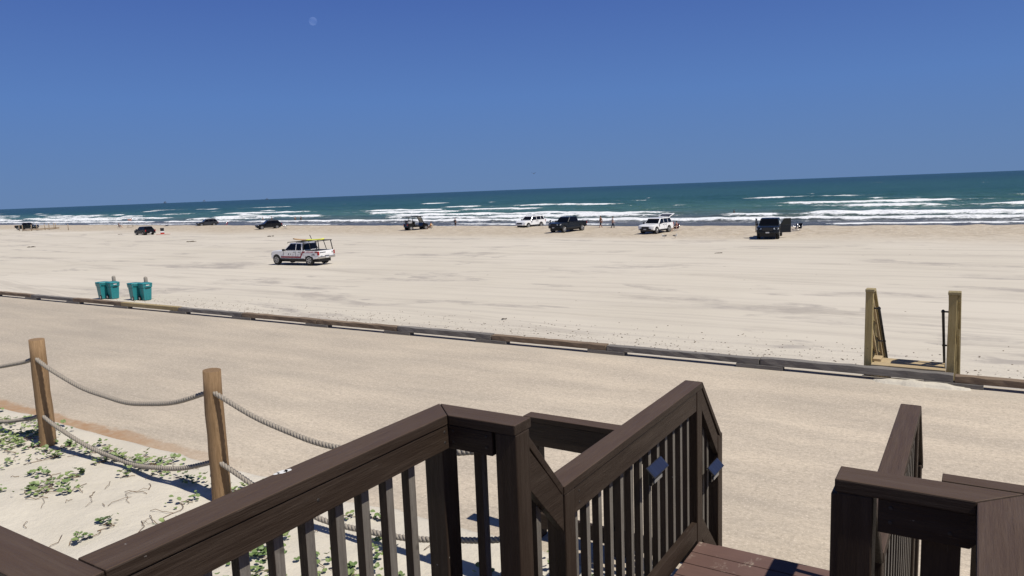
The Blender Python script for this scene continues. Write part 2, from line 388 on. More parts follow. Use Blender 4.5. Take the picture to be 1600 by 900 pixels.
# ---------------------------------------------------------------- the sea
SEA = -3.62
ROWS = [(2.2, .08, .4, 1.0, .45), (7.5, .18, 1.0, 1.8, .50), (17, .50, 1.7, 3.2, .62), (31, .72, 2.2, 4.8, .57), (48, .65, 2.8, 7, .50), (68, .62, 3.2, 9, .46), (93, .5, 4.0, 9, .42), (124, .45, 4.6, 10, .40), (165, .4, 5, 10, .27), (215, .35, 6, 11, .24)]
def sea_fields(u, v):
    t = v-shore(u); z = SEA+.0*u; foam = np.zeros_like(u)
    for k, (t0, h, wf, wb, cov) in enumerate(ROWS):
        c = t0+(2.5+t0*.09)*(fbm(u*(.030 if t0 > 12 else .06), u*0+k*7.3, 60+k, 3)-.5)*2
        S_ = fbm(u*.030+k*3.1, u*0+k*5.7+t*.004, 80+k, 4)
        s_ = sm(S_, 1-cov-.16, 1-cov+.06)
        x = t-c
        prof = np.where(x < 0, np.exp(-(x/wf)**2), np.exp(-(x/(wb*.8))**2))
        z = z+h*prof*(.45+.55*s_)*(.75+.5*fbm(u*.25, t*.4, 95+k, 3))
        tail = np.where(x > 0, np.exp(-x/(wb*.20)), np.exp(-(x/(wf*1.15))**2))
        foam = np.maximum(foam, s_*tail*1.12)
        # loose lacy foam left behind the breaker
        if 12 < t0 < 100: foam = np.maximum(foam, sm(S_, 1-cov-.35, 1-cov+.05)*np.exp(-((x+wf*2.2)/(wf*2.6))**2)*.38)
    fade = 1-sm(t, 200, 290)
    ch = .42*(fbm(u*.22+t*.08, t*.42, 120, 4)-.5)*sm(t, 4, 20)
    z = z+ch*fade
    return t, z, foam, fade
def sea_z(u, v):
    t, z, f, fade = sea_fields(u, v); return np.where(t < 300, SEA+(z-SEA)*np.maximum(fade, .0), SEA)
def sea_attr(u, v):
    t, z, f, fade = sea_fields(u, v)
    shal = np.clip(1-t/(170+90*(fbm(u*.02, t*.03, 130)-.5)), 0, 1)
    return np.stack([f, shal, sm(np.hypot(u, v), 250, 1500), np.ones_like(u)], -1)
def seamat():
    n = NT('gulf_water'); o = n.mapping()
    at = n.n('Attribute', attribute_name='zone'); z = n.n('SeparateColor'); n.l(at.outputs['Color'], z.inputs[0])
    foam, shal, far = z.outputs[0], z.outputs[1], z.outputs[2]
    big = n.noise(n.mapping((.006, .02, 1)), 1.0, 5, .6)
    c = n.mix(n.ramp(big, [(.3, 0), (.7, 1)]), (.014, .060, .047), (.022, .084, .064))
    c = n.mix(far, c, (.010, .044, .047))
    c = n.mix(n.ramp(shal, [(0, 0), (.55, .8)]), c, (.062, .140, .105)); c = n.mix(n.ramp(shal, [(.62, 0), (.80, .45), (.93, 1)]), c, (.105, .105, .105))
    chp = n.noise(n.mapping((.10, .22, 1), (0, 0, R(8))), 1.0, 6, .75, .4); c = n.mix(n.ramp(chp, [(.36, .55), (.5, 0)]), c, (.006, .030, .034)); c = n.mix(n.ramp(chp, [(.52, 0), (.68, .35)]), c, (.09, .17, .15))
    fn = n.noise(n.mapping((.55, 1.0, .8)), 1.0, 7, .72, .6)
    fm = n.ramp(n.math('ADD', foam, n.math('MULTIPLY', n.math('SUBTRACT', fn, .5), 2.0)), [(.44, 0), (.70, 1)])
    wc = n.noise(n.mapping((.055, .020, 1)), 1.0, 5, .75)
    wm = n.ramp(wc, [(.695, 0), (.73, .9)])
    fm2 = n.math('MAXIMUM', fm, n.math('MULTIPLY', wm, n.ramp(shal, [(.5, 1), (.7, 0)])))
    c = n.mix(fm2, c, (.80, .82, .83))
    rough = n.mix(fm2, (.30,)*3, (.85,)*3); 
    h1 = n.noise(n.mapping((.16, .38, 1), (0, 0, R(14))), 1.0, 6, .68, .3); h2 = n.noise(n.mapping((.9, 1.8, 1), (0, 0, R(-18))), 1.0, 5, .65)
    nb = n.bump(h1, .9, 1.1); nb = n.bump(h2, .6, .18, nb); nb = n.bump(fn, .8, .25, nb)
    n.b.inputs['IOR'].default_value = 1.33
    s = n.n('SeparateColor'); n.l(rough, s.inputs[0])
    sp = n.math('SUBTRACT', .17, n.math('MULTIPLY', fm2, .14)); n.l(sp, n.b.inputs['Specular IOR Level'])
    return n.out(c, s.outputs[0], nb)
us = spaced(-30000, 30000, -15, .5, .0085)
us = us[(us > -31000) & (us < 31000)]
vs = [97.]
while vs[-1] < 60000:
    t = vs[-1]-99; vs.append(vs[-1]+(.55 if t < 45 else .85 if t < 130 else 1.6 if t < 300 else 4+(t-300)*.12))
vs = np.array(vs)
# the sheet follows the shoreline: columns are measured from it
def grid_sea():
    U, T = np.meshgrid(us, vs-99, indexing='xy'); V = shore(U)-2+T
    t, z, f, fade = sea_fields(U, V); Z = np.where(t < 300, SEA+(z-SEA)*fade, SEA)
    return U, V, Z
Us, Vs, Zs = grid_sea()
As = sea_attr(Us, Vs)
class _F:
    pass
def mesh_from(name, U, V, Z, A, mat):
    nv, nu = U.shape; co_ = np.stack([U, V, Z], -1).reshape(-1, 3)
    i = np.arange(nu-1)[None, :]+np.arange(nv-1)[:, None]*nu
    f = np.stack([i, i+1, i+1+nu, i+nu], -1).reshape(-1, 4)
    me = bpy.data.meshes.new(name); me.vertices.add(len(co_)); me.vertices.foreach_set('co', co_.ravel().astype(np.float32))
    me.loops.add(f.size); me.loops.foreach_set('vertex_index', f.ravel().astype(np.int32))
    me.polygons.add(len(f)); me.polygons.foreach_set('loop_start', np.arange(0, f.size, 4, dtype=np.int32)); me.update(); me.validate()
    me.polygons.foreach_set('use_smooth', np.ones(len(f), dtype=bool))
    ca = me.color_attributes.new('zone', 'FLOAT_COLOR', 'POINT'); ca.data.foreach_set('color', A.reshape(-1).astype(np.float32))
    me.materials.append(mat); o = bpy.data.objects.new(name, me); COL.objects.link(o); o.rotation_euler = (0, 0, -TH); return o
tag(mesh_from('sea', Us, Vs, Zs, As, seamat()), kind='structure')

# ---------------------------------------------------------------- boarded stairway (wooden_stairs) with its railings
ST = thing('wooden_stairs', 'red-brown boarded landing and steps between the dark brown railings', 'stairs', (0, 0, 0), -TH)
y = 4.125; k = 0
while y > 2.62:
    m = MB(); m.box(-1.355, -.315, y-.136, y, .412, .45); m.build('deck_board', DECK, ST, .004); y -= .143
for (z, v0, v1) in ((.30, 4.13, 4.42), (.15, 4.42, 4.70), (.64, 2.32, 2.60)):
    m = MB(); m.box(-1.33, -.335, v0, v1, z-.038, z); m.build('tread', DECK, ST, .004)
y = 2.28
while y > -1.4:
    m = MB(); m.box(-1.80 if y < 2.13 else -1.33, 2.6 if y < 2.13 else -.3, y-.136, y, .792, .83); m.build('deck_board', DECK, ST, .004); y -= .143
for u0 in (-1.30, -.83, -.37):
    m = MB(); m.box(u0, u0+.04, 2.4, 4.08, .25, .411); m.build('joist', BV, ST)
m = MB(); m.box(-1.36, -.31, 4.13, 4.165, .17, .405); m.build('fascia_board', BU, ST)
for u0 in (-1.75, 0, 1.6):
    for v0 in (-1.2, 2.0):
        m = MB(); m.box(u0, u0+.09, v0, v0+.09, 0, .7); m.build('deck_post', BZ, ST)

def screws(m, pts, axis, mi=1, rad=.006):
    for q in pts:
        q = Vector(q); d = {'u': Vector((.002, 0, 0)), '-v': Vector((0, -.002, 0)), 'z': Vector((0, 0, .002))}[axis]
        m.tube([q-d, q+d], rad, 7, mi)
SCREW = flat('rusty_screw', (.02, .016, .013), .6)
SCUFF = flat('white_scuff', (.62, .62, .60), .9, var=.2, scale=60)
def postbox(par, u0, v0, z0, z1, s=.089, lab=None):
    m = MB(); m.box(u0, u0+s, v0, v0+s, z0, z1); o = m.build('post', BZ, par, .005); 
    if lab: o['label'] = lab
    return o
def bal(m, par):                     # sunward face coloured as paler wood: its sunlight is painted in
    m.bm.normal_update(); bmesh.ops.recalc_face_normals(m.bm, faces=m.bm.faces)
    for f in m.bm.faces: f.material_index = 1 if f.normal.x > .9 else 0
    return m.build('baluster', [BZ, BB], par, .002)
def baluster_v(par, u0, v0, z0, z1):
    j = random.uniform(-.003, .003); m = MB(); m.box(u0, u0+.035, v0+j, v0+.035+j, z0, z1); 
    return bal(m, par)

# upper left railing ---------------------------------------------------------
A = thing('railing', 'dark brown upper railing running to the lower left corner, white scuff on its top rail', 'railing', (0, 0, 0), -TH)
def mitred(name, poly, z0, z1, mat, par, bev=.004):
    m = MB(); m.prism(poly, z0, z1, 'z'); return m.build(name, mat, par, bev)
CO, CI = -1.722, -1.602           # outer, inner edge of the cap along v
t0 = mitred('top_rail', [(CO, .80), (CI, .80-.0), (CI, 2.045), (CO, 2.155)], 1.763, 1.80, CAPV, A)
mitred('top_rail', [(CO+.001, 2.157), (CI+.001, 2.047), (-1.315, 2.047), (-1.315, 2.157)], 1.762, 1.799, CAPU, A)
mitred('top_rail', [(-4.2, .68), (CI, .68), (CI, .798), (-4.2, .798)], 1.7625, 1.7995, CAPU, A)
m = MB(); m.box(-1.640, -1.606, .80, 2.085, 1.672, 1.760); 
screws(m, [(-1.606, 2.03, 1.74), (-1.606, 2.03, 1.70), (-1.606, .86, 1.735), (-1.606, .86, 1.695), (-1.606, 1.42, 1.72)], 'u'); m.build('fascia_board', [BV, SCREW], A, .003)
m = MB(); m.box(-1.604, -1.415, 2.052, 2.086, 1.672, 1.760); screws(m, [(-1.585, 2.052, 1.74), (-1.585, 2.052, 1.70), (-1.44, 2.052, 1.74), (-1.44, 2.052, 1.70)], '-v'); m.build('fascia_board', [BU, SCREW], A, .003)
m = MB(); m.box(-4.2, -1.642, .69, .725, 1.672, 1.760); screws(m, [(-1.75, .69, 1.74)], '-v'); m.build('fascia_board', [BU, SCREW], A, .003)
# bird-dropping scuff, a thin splat with its own outline
m = MB(); c0 = px(441, 737, 1.8012); cu, cv = UV(c0.x, c0.y)
for (du, dv_, rr) in ((0, 0, .011), (.006, .016, .008), (-.004, -.018, .006)):
    m.poly([(cu+du+rr*(1+.4*random.random())*math.cos(a/14*6.283), cv+dv_+1.35*rr*(1+.5*random.random())*math.sin(a/14*6.283), 1.8008) for a in range(14)])
m.build('scuff', SCUFF, A)
postbox(A, -1.735, 2.063, .05, 1.762); postbox(A, -1.403, 2.053, .30, 1.762, .089)
postbox(A, -1.735, .70, .05, 1.762)
v = 2.0-.117
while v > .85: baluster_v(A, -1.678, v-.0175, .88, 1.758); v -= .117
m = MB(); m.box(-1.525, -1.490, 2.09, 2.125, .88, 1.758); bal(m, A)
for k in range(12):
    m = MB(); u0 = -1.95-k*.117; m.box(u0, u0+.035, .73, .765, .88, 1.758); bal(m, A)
m = MB(); m.box(-1.66, -1.625, .79, 2.06, .90, .985); m.build('bottom_rail', BV, A, .003)

def sloped(name, u0, u1, va, za, vb, zb, th, mat, par, bev=.003):   # board following a slope, th measured vertically
    m = MB(); m.hexa([(u0, va, za-th), (u1, va, za-th), (u1, vb, zb-th), (u0, vb, zb-th), (u0, va, za), (u1, va, za), (u1, vb, zb), (u0, vb, zb)])
    return m.build(name, mat, par, bev)
def landing_railing(label, side, ui, uo, full=True):
    # ui: face toward the walkway ; uo: outer edge
    T = thing('railing', label, 'railing', (0, 0, 0), -TH)
    a, b = min(ui, uo), max(ui, uo); s = side          # s=+1: walkway lies toward +u
    fa, fb = (b-.040, b-.006) if s > 0 else (a+.006, a+.040)
    pa = b-.089-.002 if s > 0 else a+.002
    ba = b-.078 if s > 0 else a+.043
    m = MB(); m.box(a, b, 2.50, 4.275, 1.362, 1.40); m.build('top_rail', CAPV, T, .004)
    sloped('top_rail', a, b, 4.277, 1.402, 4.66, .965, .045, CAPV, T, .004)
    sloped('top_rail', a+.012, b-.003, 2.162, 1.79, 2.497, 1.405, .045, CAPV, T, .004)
    m = MB(); m.box(fa, fb, 2.60, 4.175, 1.245, 1.360)
    if s > 0: screws(m, [(fb, 2.64, 1.33), (fb, 2.64, 1.28), (fb, 4.14, 1.33), (fb, 4.14, 1.28)], 'u')
    m.build('fascia_board', [BV, SCREW], T, .003)
    sloped('fascia_board', fa, fb, 4.27, 1.362, 4.60, .965, .13, BV, T)
    o = sloped('fascia_board', fa, fb, 2.145, 1.75, 2.50, 1.365, .16, BV, T)
    postbox(T, pa, 2.507, .02, 1.360); postbox(T, pa, 4.178, .02, 1.361); postbox(T, pa, 4.60, .0, .958)
    if s < 0: postbox(T, pa, 2.053, .30, 1.757)
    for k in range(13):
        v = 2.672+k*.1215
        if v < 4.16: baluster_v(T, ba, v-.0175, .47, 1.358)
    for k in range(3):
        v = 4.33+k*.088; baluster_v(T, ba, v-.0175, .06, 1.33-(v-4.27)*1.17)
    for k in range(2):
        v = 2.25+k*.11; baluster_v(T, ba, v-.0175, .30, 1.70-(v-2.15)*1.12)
    m = MB(); m.box(fa, fb, 2.60, 4.175, .425, .540); m.build('bottom_rail', BV, T, .003)
    sloped('bottom_rail', fa, fb, 4.27, .545, 4.62, .17, .15, BV, T)
    return T
RL = landing_railing('left railing of the landing, dark brown, with two solar lights on it', 1, -1.378, -1.490)
RR = landing_railing('narrow right railing of the landing seen nearly end-on', -1, -.215, -.312)

# right upper railing
B = thing('railing', 'dark brown corner railing nearest the camera at the lower right', 'railing', (0, 0, 0), -TH)
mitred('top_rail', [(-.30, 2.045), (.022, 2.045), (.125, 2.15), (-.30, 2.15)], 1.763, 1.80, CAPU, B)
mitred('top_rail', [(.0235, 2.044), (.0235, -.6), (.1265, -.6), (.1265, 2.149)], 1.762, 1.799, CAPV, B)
m = MB(); m.prism([(-.195, 1.668), (.012, 1.668), (.1, 1.760), (-.195, 1.760)], 2.056, 2.090, 'y'); screws(m, [(-.165, 2.056, 1.74), (-.165, 2.056, 1.70), (-.03, 2.056, 1.70)], '-v'); m.build('fascia_board', [BU, SCREW], B, .003)
m = MB(); m.box(.028, .062, -.6, 2.050, 1.660, 1.760); m.build('fascia_board', BV, B, .003)
postbox(B, -.295, 2.052, .3, 1.762); postbox(B, -.095, 2.094, .05, 1.760)
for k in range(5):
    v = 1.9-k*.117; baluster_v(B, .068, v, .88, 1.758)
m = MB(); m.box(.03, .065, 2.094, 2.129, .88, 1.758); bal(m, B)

# low side railings standing on the promenade
def side_rail(label, u0, u1, ends):
    T = thing('railing', label, 'railing', (0, 0, 0), -TH)
    m = MB(); m.box(u0, u1, 4.445, 4.56, .912, .95); m.build('top_rail', CAPU, T, .004)
    m = MB(); m.box(u0, u1, 4.452, 4.486, .735, .910); m.build('fascia_board', BU, T, .003)
    m = MB(); m.box(u0, u1, 4.452, 4.486, .10, .215); m.build('bottom_rail', BU, T, .003)
    for e in ends: postbox(T, e, 4.488, 0, .91)
    u = u0+.15
    while u < u1-.05:
        if u0 < -2 and -2.72 < u < -1.62: u += .117; continue
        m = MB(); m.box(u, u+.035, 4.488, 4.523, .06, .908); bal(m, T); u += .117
    return T
side_rail('low dark brown railing behind the upper left railing, on the concrete', -2.78, -1.50, (-2.77, -2.1))
side_rail('low dark brown railing at the right edge of the photo, on the concrete', -.115, 2.9, (.75, 2.0))

# solar lights
PANEL = NT('solar_cell'); _c = PANEL.n('TexBrick'); _c.offset = 0; _c.inputs['Scale'].default_value = 1
_c.inputs['Color1'].default_value = (.016, .020, .042, 1); _c.inputs['Color2'].default_value = (.018, .024, .050, 1); _c.inputs['Mortar'].default_value = (.006, .008, .018, 1)
_c.inputs['Mortar Size'].default_value = .002; _c.inputs['Brick Width'].default_value = .05; _c.inputs['Row Height'].default_value = .03; PANEL.l(PANEL.mapping(), _c.inputs['Vector'])
PANEL = PANEL.out(_c.outputs[0], .35, spec=.35)
BLK = flat('black_plastic', (.012, .012, .013), .35); GLS = flat('lamp_lens', (.14, .145, .15), .15)
CHR = flat('bright_metal', (.6, .6, .6), .2, 1)
def solar(label, u, v, z, s=1):
    T = thing('solar_light', label, 'solar light', W(u, v, z), -TH, None)
    # box against the railing, its panel tilted out and up
    m = MB(); m.box(0, .018, -.055, .055, -.06, .012); m.build('housing', BLK, T, .003)
    m = MB(); a = [(0.004, -.084, .036), (.046, -.084, -.006), (.046, .084, -.006), (.004, .084, .036)]
    n_ = Vector((.042, 0, .042)).normalized()*.007
    m.hexa([tuple(Vector(q)-n_) for q in a]+[tuple(Vector(q)) for q in a]); fr = m.build('frame', BLK, T, .002)
    m = MB(); n2 = n_*.12
    a2 = [(.0065, -.079, .0335), (.0435, -.079, -.0035), (.0435, .079, -.0035), (.0065, .079, .0335)]
    m.poly([tuple(Vector(q)+n_*.1+n2) for q in a2]); m.build('panel', PANEL, T)
    m = MB(); m.box(.020, .028, -.045, .045, -.05, -.03); m.build('lens', GLS, T, .002)
    T.scale = (1.1, 1.2, 1.1)
    return T
s1 = solar('solar light with blue panel on the level part of the left landing railing', -1.372, 3.44, 1.145)
s2 = solar('solar light with blue panel on the sloping part of the left landing railing', -1.372, 4.43, .80)
s3 = solar('small solar light seen edge-on low on the right landing railing', -.222, 3.70, .86)
for s_ in (s1, s2, s3): s_['group'] = 'solar lights on the stair railings'
s3.location = W(-.262, 3.62, .90); s3.rotation_euler = (0, 0, -TH+R(180))

# ---------------------------------------------------------------- rope fence
FN = thing('rope_fence', 'wooden posts joined by two drooping ropes at the edge of the sand', 'fence', (0, 0, 0), -TH)
fposts = [(-14.45, 3.78), (-11.45, 3.78), (-8.47, 3.79), (-5.47, 3.77), (-2.47, 3.78)]
fh = [1.18, 1.2, 1.21, 1.18, 1.15]
lean = [0, .01, -.012, -.01, 0]
for i, (u, v) in enumerate(fposts):
    m = MB(); pts = []; rad = []
    hh = fh[i]
    for k in range(9):
        f = k/8; pts.append((u+lean[i]*-2*(f-.4)+.006*math.sin(k*2.1+i), v+.004*math.cos(k*1.7), -.3+(hh+.3)*f)); rad.append(.082-.006*f+.002*math.sin(3*k+i))
    rad[-1] -= .004
    m.tube(pts, rad, 20); m.build('post', POST, FN)
def rope(a, b, sag, name='rope'):
    a, b = Vector(a), Vector(b); L = (b-a).length; n = int(L/.013); m = MB()
    for s_ in range(3):
        pts = []
        for i in range(n+1):
            f = i/n; c = a.lerp(b, f); c.z -= sag*4*f*(1-f); c.z += .004*math.sin(f*23+a.x); c.y += .01*math.sin(f*9+a.x)
            ph = f*L/.105*2*math.pi+s_*2.094
            t = (b-a).normalized(); n1 = Vector((0, 1, 0)); n2 = t.cross(n1).normalized()
            pts.append(c+(n1*math.cos(ph)+n2*math.sin(ph))*.0115)
        m.tube(pts, .0122, 7)
    return m.build(name, ROPE, FN)
up = [1.0, 1.0, 1.01, .99, .99]; lo = [.36, .36, .38, .37, .37]
sagU = [.22, .20, .255, .235]; sagL = [.24, .22, .245, .235]
for i in range(4):
    (u0, v0), (u1, v1) = fposts[i], fposts[i+1]
    rope((u0+.06, v0-.03, up[i]), (u1-.06, v1-.03, up[i+1]-.015), sagU[i]); rope((u0+.06, v0-.03, lo[i]), (u1-.06, v1-.03, lo[i+1]-.01), sagL[i])

# ---------------------------------------------------------------- curb timbers on blocks
joints = [.0]  # set below
J = [4.4, 2.1, -.18, -2.50, -4.84, -7.0, -9.12, -11.25, -13.6, -15.9, -18.3, -20.6, -22.9, -25.2]
while J[-1] > -30: J.append(J[-1]-2.3)
matseq = {0: TAN, 1: TAN, 2: GREY, 3: GREY, 4: TAN, 5: GREY, 6: TAN, 7: TAN, 8: GREY, 9: YEL, 10: TAN, 11: GREY}
lb = {1: 'brown timber of the promenade edge right of the beach steps', 2: 'grey cracked timber of the promenade edge at the foot of the beach steps', 3: 'long grey timber of the promenade edge, next left of the one below the steps',
      4: 'straight brown timber of the promenade edge above the middle post of the stair railing', 5: 'grey splintered timber of the promenade edge near the centre of the photo', 6: 'brown timber just left of the splintered grey one on the promenade edge',
      7: 'brown timber second left of the splintered grey one on the promenade edge', 8: 'grey timber of the promenade edge next right of the yellowish one', 9: 'yellowish newer timber of the promenade edge just right of the bins', 10: 'brown timber of the promenade edge in front of the teal bins'}
for i in range(len(J)-1):
    u1, u0 = J[i], J[i+1]; far = u0 < -20.7
    T = thing('edge_timber', lb.get(i, '%s timber of the promenade edge left of the bins, close to the left border' % ('weathered grey', 'faded brown', 'pale grey', 'dull brown', 'dark grey')[i % 5] if i > 10 else 'brown timber of the promenade edge at the right border of the photo'), 'timber', W((u0+u1)/2, 10.32, 0), -TH+random.uniform(-.004, .004), 'timbers laid along the promenade edge')
    L = u1-u0-.015; h = .146+random.uniform(-.008, .008); mt = matseq.get(i, GREY if i % 3 else TAN)
    bm_ = MB()
    N = 14; ring = []
    for k in range(N+1):
        x = -L/2+L*k/N; e = lambda: random.uniform(-.005, .005) if mt is not YEL else 0
        ring.append([bm_.bm.verts.new(q) for q in ((x, -.065+e(), .058), (x, .065, .058), (x, .065+e(), h+e()), (x, -.065+e(), h+e()))])
    for k in range(N):
        for q in range(4): bm_.bm.faces.new((ring[k][q], ring[k][(q+1) % 4], ring[k+1][(q+1) % 4], ring[k+1][q]))
    bm_.bm.faces.new(ring[0]); bm_.bm.faces.new(ring[-1][::-1])
    bm_.build('beam', mt, T, .006)
    m = MB(); m.box(-L/2-.33, -L/2+.30, -.075, .06, .0, .0555); m.build('block', GREY, T, .004)

# ---------------------------------------------------------------- new beach steps beyond the edge
BS = thing('beach_steps', 'new yellowish lumber steps with tall posts leading down to the beach', 'steps', W(-.70, 10.56, 0), -TH)
for sgn, name in ((-1, 'left'), (1, 'right')):
    uc = .47*sgn
    m = MB(); m.box(uc-.045, uc+.045, -.045, .045, -.05, 1.10); m.build('post', LZ, BS, .005)
    a, b = (uc-.048, uc+.062) if sgn < 0 else (uc-.055, uc+.085)
    m = MB(); m.box(a, b, -.06, .10, 1.102, 1.138); m.build('post_cap', LV, BS, .004)
    uo = uc+.045*sgn; 
    sloped('top_rail', a, b, .104, 1.138, 4.2, -1.98, .045, LV, BS)
    fa = uc-.045*sgn
    x0, x1 = (uc-.036, uc-.004) if sgn < 0 else (uc+.048, uc+.084)
    sloped('fascia_board', x0, x1, .05, 1.13, 4.1, -1.95, .13, LV, BS)
    sloped('bottom_rail', x0, x1, .05, .66, 4.0, -2.36, .09, LV, BS)
    xi = (uc+.012, uc+.042) if sgn < 0 else (uc-.040, uc-.010); sloped('brace', xi[0], xi[1], .05, .62, 4.0, -2.40, .045, LU, BS); sloped('brace', xi[0], xi[1], .06, 1.02, 4.0, -2.0, .045, LU, BS)
    for k in range(9):
        v = .16+k*.40; m = MB(); m.box(uc+.030*max(sgn, 0)-.018+.008, uc+.030*max(sgn, 0)+.018+.008, v, v+.036, max(.1-.765*v, -3.2), 1.05-.765*v); m.build('baluster', LZ, BS, .003)
    for v in (2.0, 3.9):
        m = MB(); m.box(uc-.045, uc+.045, v, v+.09, -3.3, 1.05-.765*v); m.build('post', LZ, BS, .004)
    m = MB(); m.hexa([(uc-.02, .05, -.30), (uc+.02, .05, -.30), (uc+.02, 4.2, -3.45), (uc-.02, 4.2, -3.45), (uc-.02, .05, .0), (uc+.02, .05, .0), (uc+.02, 4.2, -3.1), (uc-.02, 4.2, -3.1)]); m.build('stringer', LV, BS)
    # black grab rail on brackets
    ui = uc-.105*sgn
    m = MB(); zf = lambda v: .93-.765*v
    m.tube([(ui, .06, zf(.06)), (ui, 4.0, zf(4.0))], .017, 10); g = m.build('grab_rail', BLK, BS)
    m = MB()
    for v in (.08, .85, 1.7, 2.6, 3.5):
        m.tube([(ui, v, zf(v)), (uc-.03*sgn, v, zf(v))], .011, 8); m.ball((ui, v, zf(v)), .024)
    m.build('rail_bracket', BLK, BS)
for (v0, v1, u0, u1, z) in ((-.155, -.01, -.42, .42, .165), (.0, .30, -.40, .40, .165)):
    m = MB(); m.box(u0, u1, v0, v1, z-.038, z); m.build('platform_board', LU, BS, .004)
m = MB(); m.box(-.42, -.32, .04, .26, .166, .20); m.build('cleat', LU, BS, .004)
for k in range(1, 16):
    z = .14-k*.2; v = .32+(k-1)*.262; m = MB(); m.box(-.43, .43, v, v+.27, z-.038, z); m.build('tread', LU, BS)

# yellow stick leaning in the lower right railing
m = MB(); a = W(-.06, 3.0, .84); b = W(.16, 2.95, .95); m.tube([a, b], .006, 8); tag(m.build('wooden_stick', flat('pale_stick', (.5, .38, .18), .7)), 'thin pale yellow stick caught behind the lower right corner railing', 'stick')

# ---------------------------------------------------------------- wheeled bins and bollards
TEAL = flat('teal_plastic', (.02, .20, .22), .38, var=.10); TEALD = flat('teal_lid', (.022, .20, .215), .45, var=.08)
TYRE = flat('tyre_rubber', (.013, .013, .013), .85); WHT = flat('white_sticker', (.7, .72, .72), .6); RIMW = flat('wheel_cap', (.55, .55, .54), .4)
def bin_(label, loc, rz):
    T = thing('wheeled_bin', label, 'bin', loc, rz, 'teal wheeled bins on the beach'); T.scale = (.80, .80, 1)
    m = MB(); m.hexa([(-.27, -.26, .03), (.27, -.26, .03), (.27, .26, .03), (-.27, .26, .03), (-.33, -.32, .78), (.34, -.32, .78), (.34, .32, .78), (-.33, .32, .78)])
    m.hexa([(-.35, -.345, .781), (.37, -.345, .781), (.37, .345, .781), (-.35, .345, .781), (-.38, -.36, 1.0), (.41, -.36, 1.0), (.41, .36, 1.0), (-.38, .36, 1.0)])
    b = m.build('body', TEAL, T, .03, 3)
    m = MB(); m.box(.285, .305, -.13, -.10, .12, .42); m.box(.285, .305, .10, .13, .12, .42); m.box(.29, .312, -.13, .13, .42, .46); m.build('moulded_rib', TEALD, b)
    m = MB(); m.box(.355, .378, -.17, .17, .745, .777); m.build('grab_bar', BLK, b)
    m = MB(); m.hexa([(-.42, -.385, 1.004), (.45, -.385, 1.004), (.45, .385, 1.004), (-.42, .385, 1.004), (-.36, -.33, 1.075), (.38, -.33, 1.055), (.38, .33, 1.055), (-.36, .33, 1.075)]); m.build('lid', TEALD, T, .02, 3)
    m = MB(); m.tube([(-.42, -.25, .98), (-.47, -.25, 1.0), (-.47, .25, 1.0), (-.42, .25, .98)], .016, 8); m.build('handle', TEALD, T)
    m = MB(); m.poly([(.4065, -.12, .90), (.4065, .12, .90), (.4135, .12, .95), (.4135, -.12, .95)]); m.build('label_strip', WHT, T)
    for s_ in (-1, 1):
        m = MB(); m.tube([(-.30, s_*.30, .14), (-.30, s_*.37, .14)], .14, 20); wh = m.build('wheel', TYRE, T, .01)
        m = MB(); m.tube([(-.30, s_*.365, .14), (-.30, s_*.378, .14)], .085, 16); m.build('wheel_cap', RIMW, wh)
    return T
WOODP = weathered('z', (.20, .18, .155), (.33, .30, .26), (.09, .08, .07), 'grey_bollard')
def bollard(label, loc):
    T = MB(); T.tube([(0, 0, -.2), (0, 0, 1.28), (0, 0, 1.33), (0, 0, 1.36)], [.11, .105, .085, .03], 16)
    return tag(T.build('bollard', WOODP, loc=loc), label, 'bollard', 'wooden bollards between the bins')
for i, (xa, xb, names) in enumerate(((161.5, 178.5, ('teal bin at the left of the left pair, partly hidden behind its neighbour', 'teal bin at the right of the left pair')), (210, 229, ('teal bin at the left of the right pair, partly hidden behind its neighbour', 'teal bin at the right of the right pair, nearest the yellowish timber')))):
    pb = px(xb, 467+i*2.3, BZ0); pa = pb + Vector((-.74, .20, 0)); 
    bin_(names[1], pb, R(-38)); bin_(names[0], pa, R(142))
    bollard(('grey wooden bollard behind the left pair of bins', 'grey wooden bollard behind the right pair of bins')[i], (pb+pa)/2+Vector((.12, .55, 0)))

# ---------------------------------------------------------------- vehicles
def paint(name, c, rough=.25): 
    n = NT(name); n.b.inputs['Coat Weight'].default_value = (.25 if c[0] > .1 else .12); n.b.inputs['Coat Roughness'].default_value = .06
    d = n.noise(n.mapping((1, 1, 2)), 1.6, 4); return n.out(n.mix(n.ramp(d, [(.4, 0), (.75, .035)]), c, (.16, .145, .12)), rough, spec=.5 if c[0] > .1 else .25)
PW = paint('white_paint', (.78, .78, .77)); PK = paint('black_paint', (.006, .0065, .008)); PN = paint('navy_black_paint', (.006, .009, .014)); PG = paint('dark_grey_paint', (.035, .038, .045)); PGR = paint('dark_green_paint', (.010, .014, .012))
WIN = NT('tinted_glass').out((.004, .0045, .006), .06, spec=.25)
WIN2 = NT('clearer_glass').out((.010, .013, .015), .1, spec=.3)
TRIM = flat('dark_trim', (.014, .014, .015), .6); ALLOY = flat('alloy', (.42, .42, .42), .3, .7); CHROME = flat('chrome', (.55, .55, .55), .15, 1)
HL = flat('headlight_glass', (.55, .57, .58), .08, .3); TL = flat('tail_light_red', (.28, .008, .008), .2); PLATE = flat('number_plate', (.5, .5, .5), .5); REDV = flat('red_vinyl', (.24, .012, .022), .45)
def arch(xc, zc, rr, z0):
    L = []; a0 = math.asin(max(-1, min(1, (z0-zc)/rr)))
    for k in range(11):
        a = math.pi-a0-(math.pi-2*a0)*k/10; L.append((xc+rr*math.cos(a), zc+rr*math.sin(a)))
    return L                                     # from the -x side over the top to the +x side
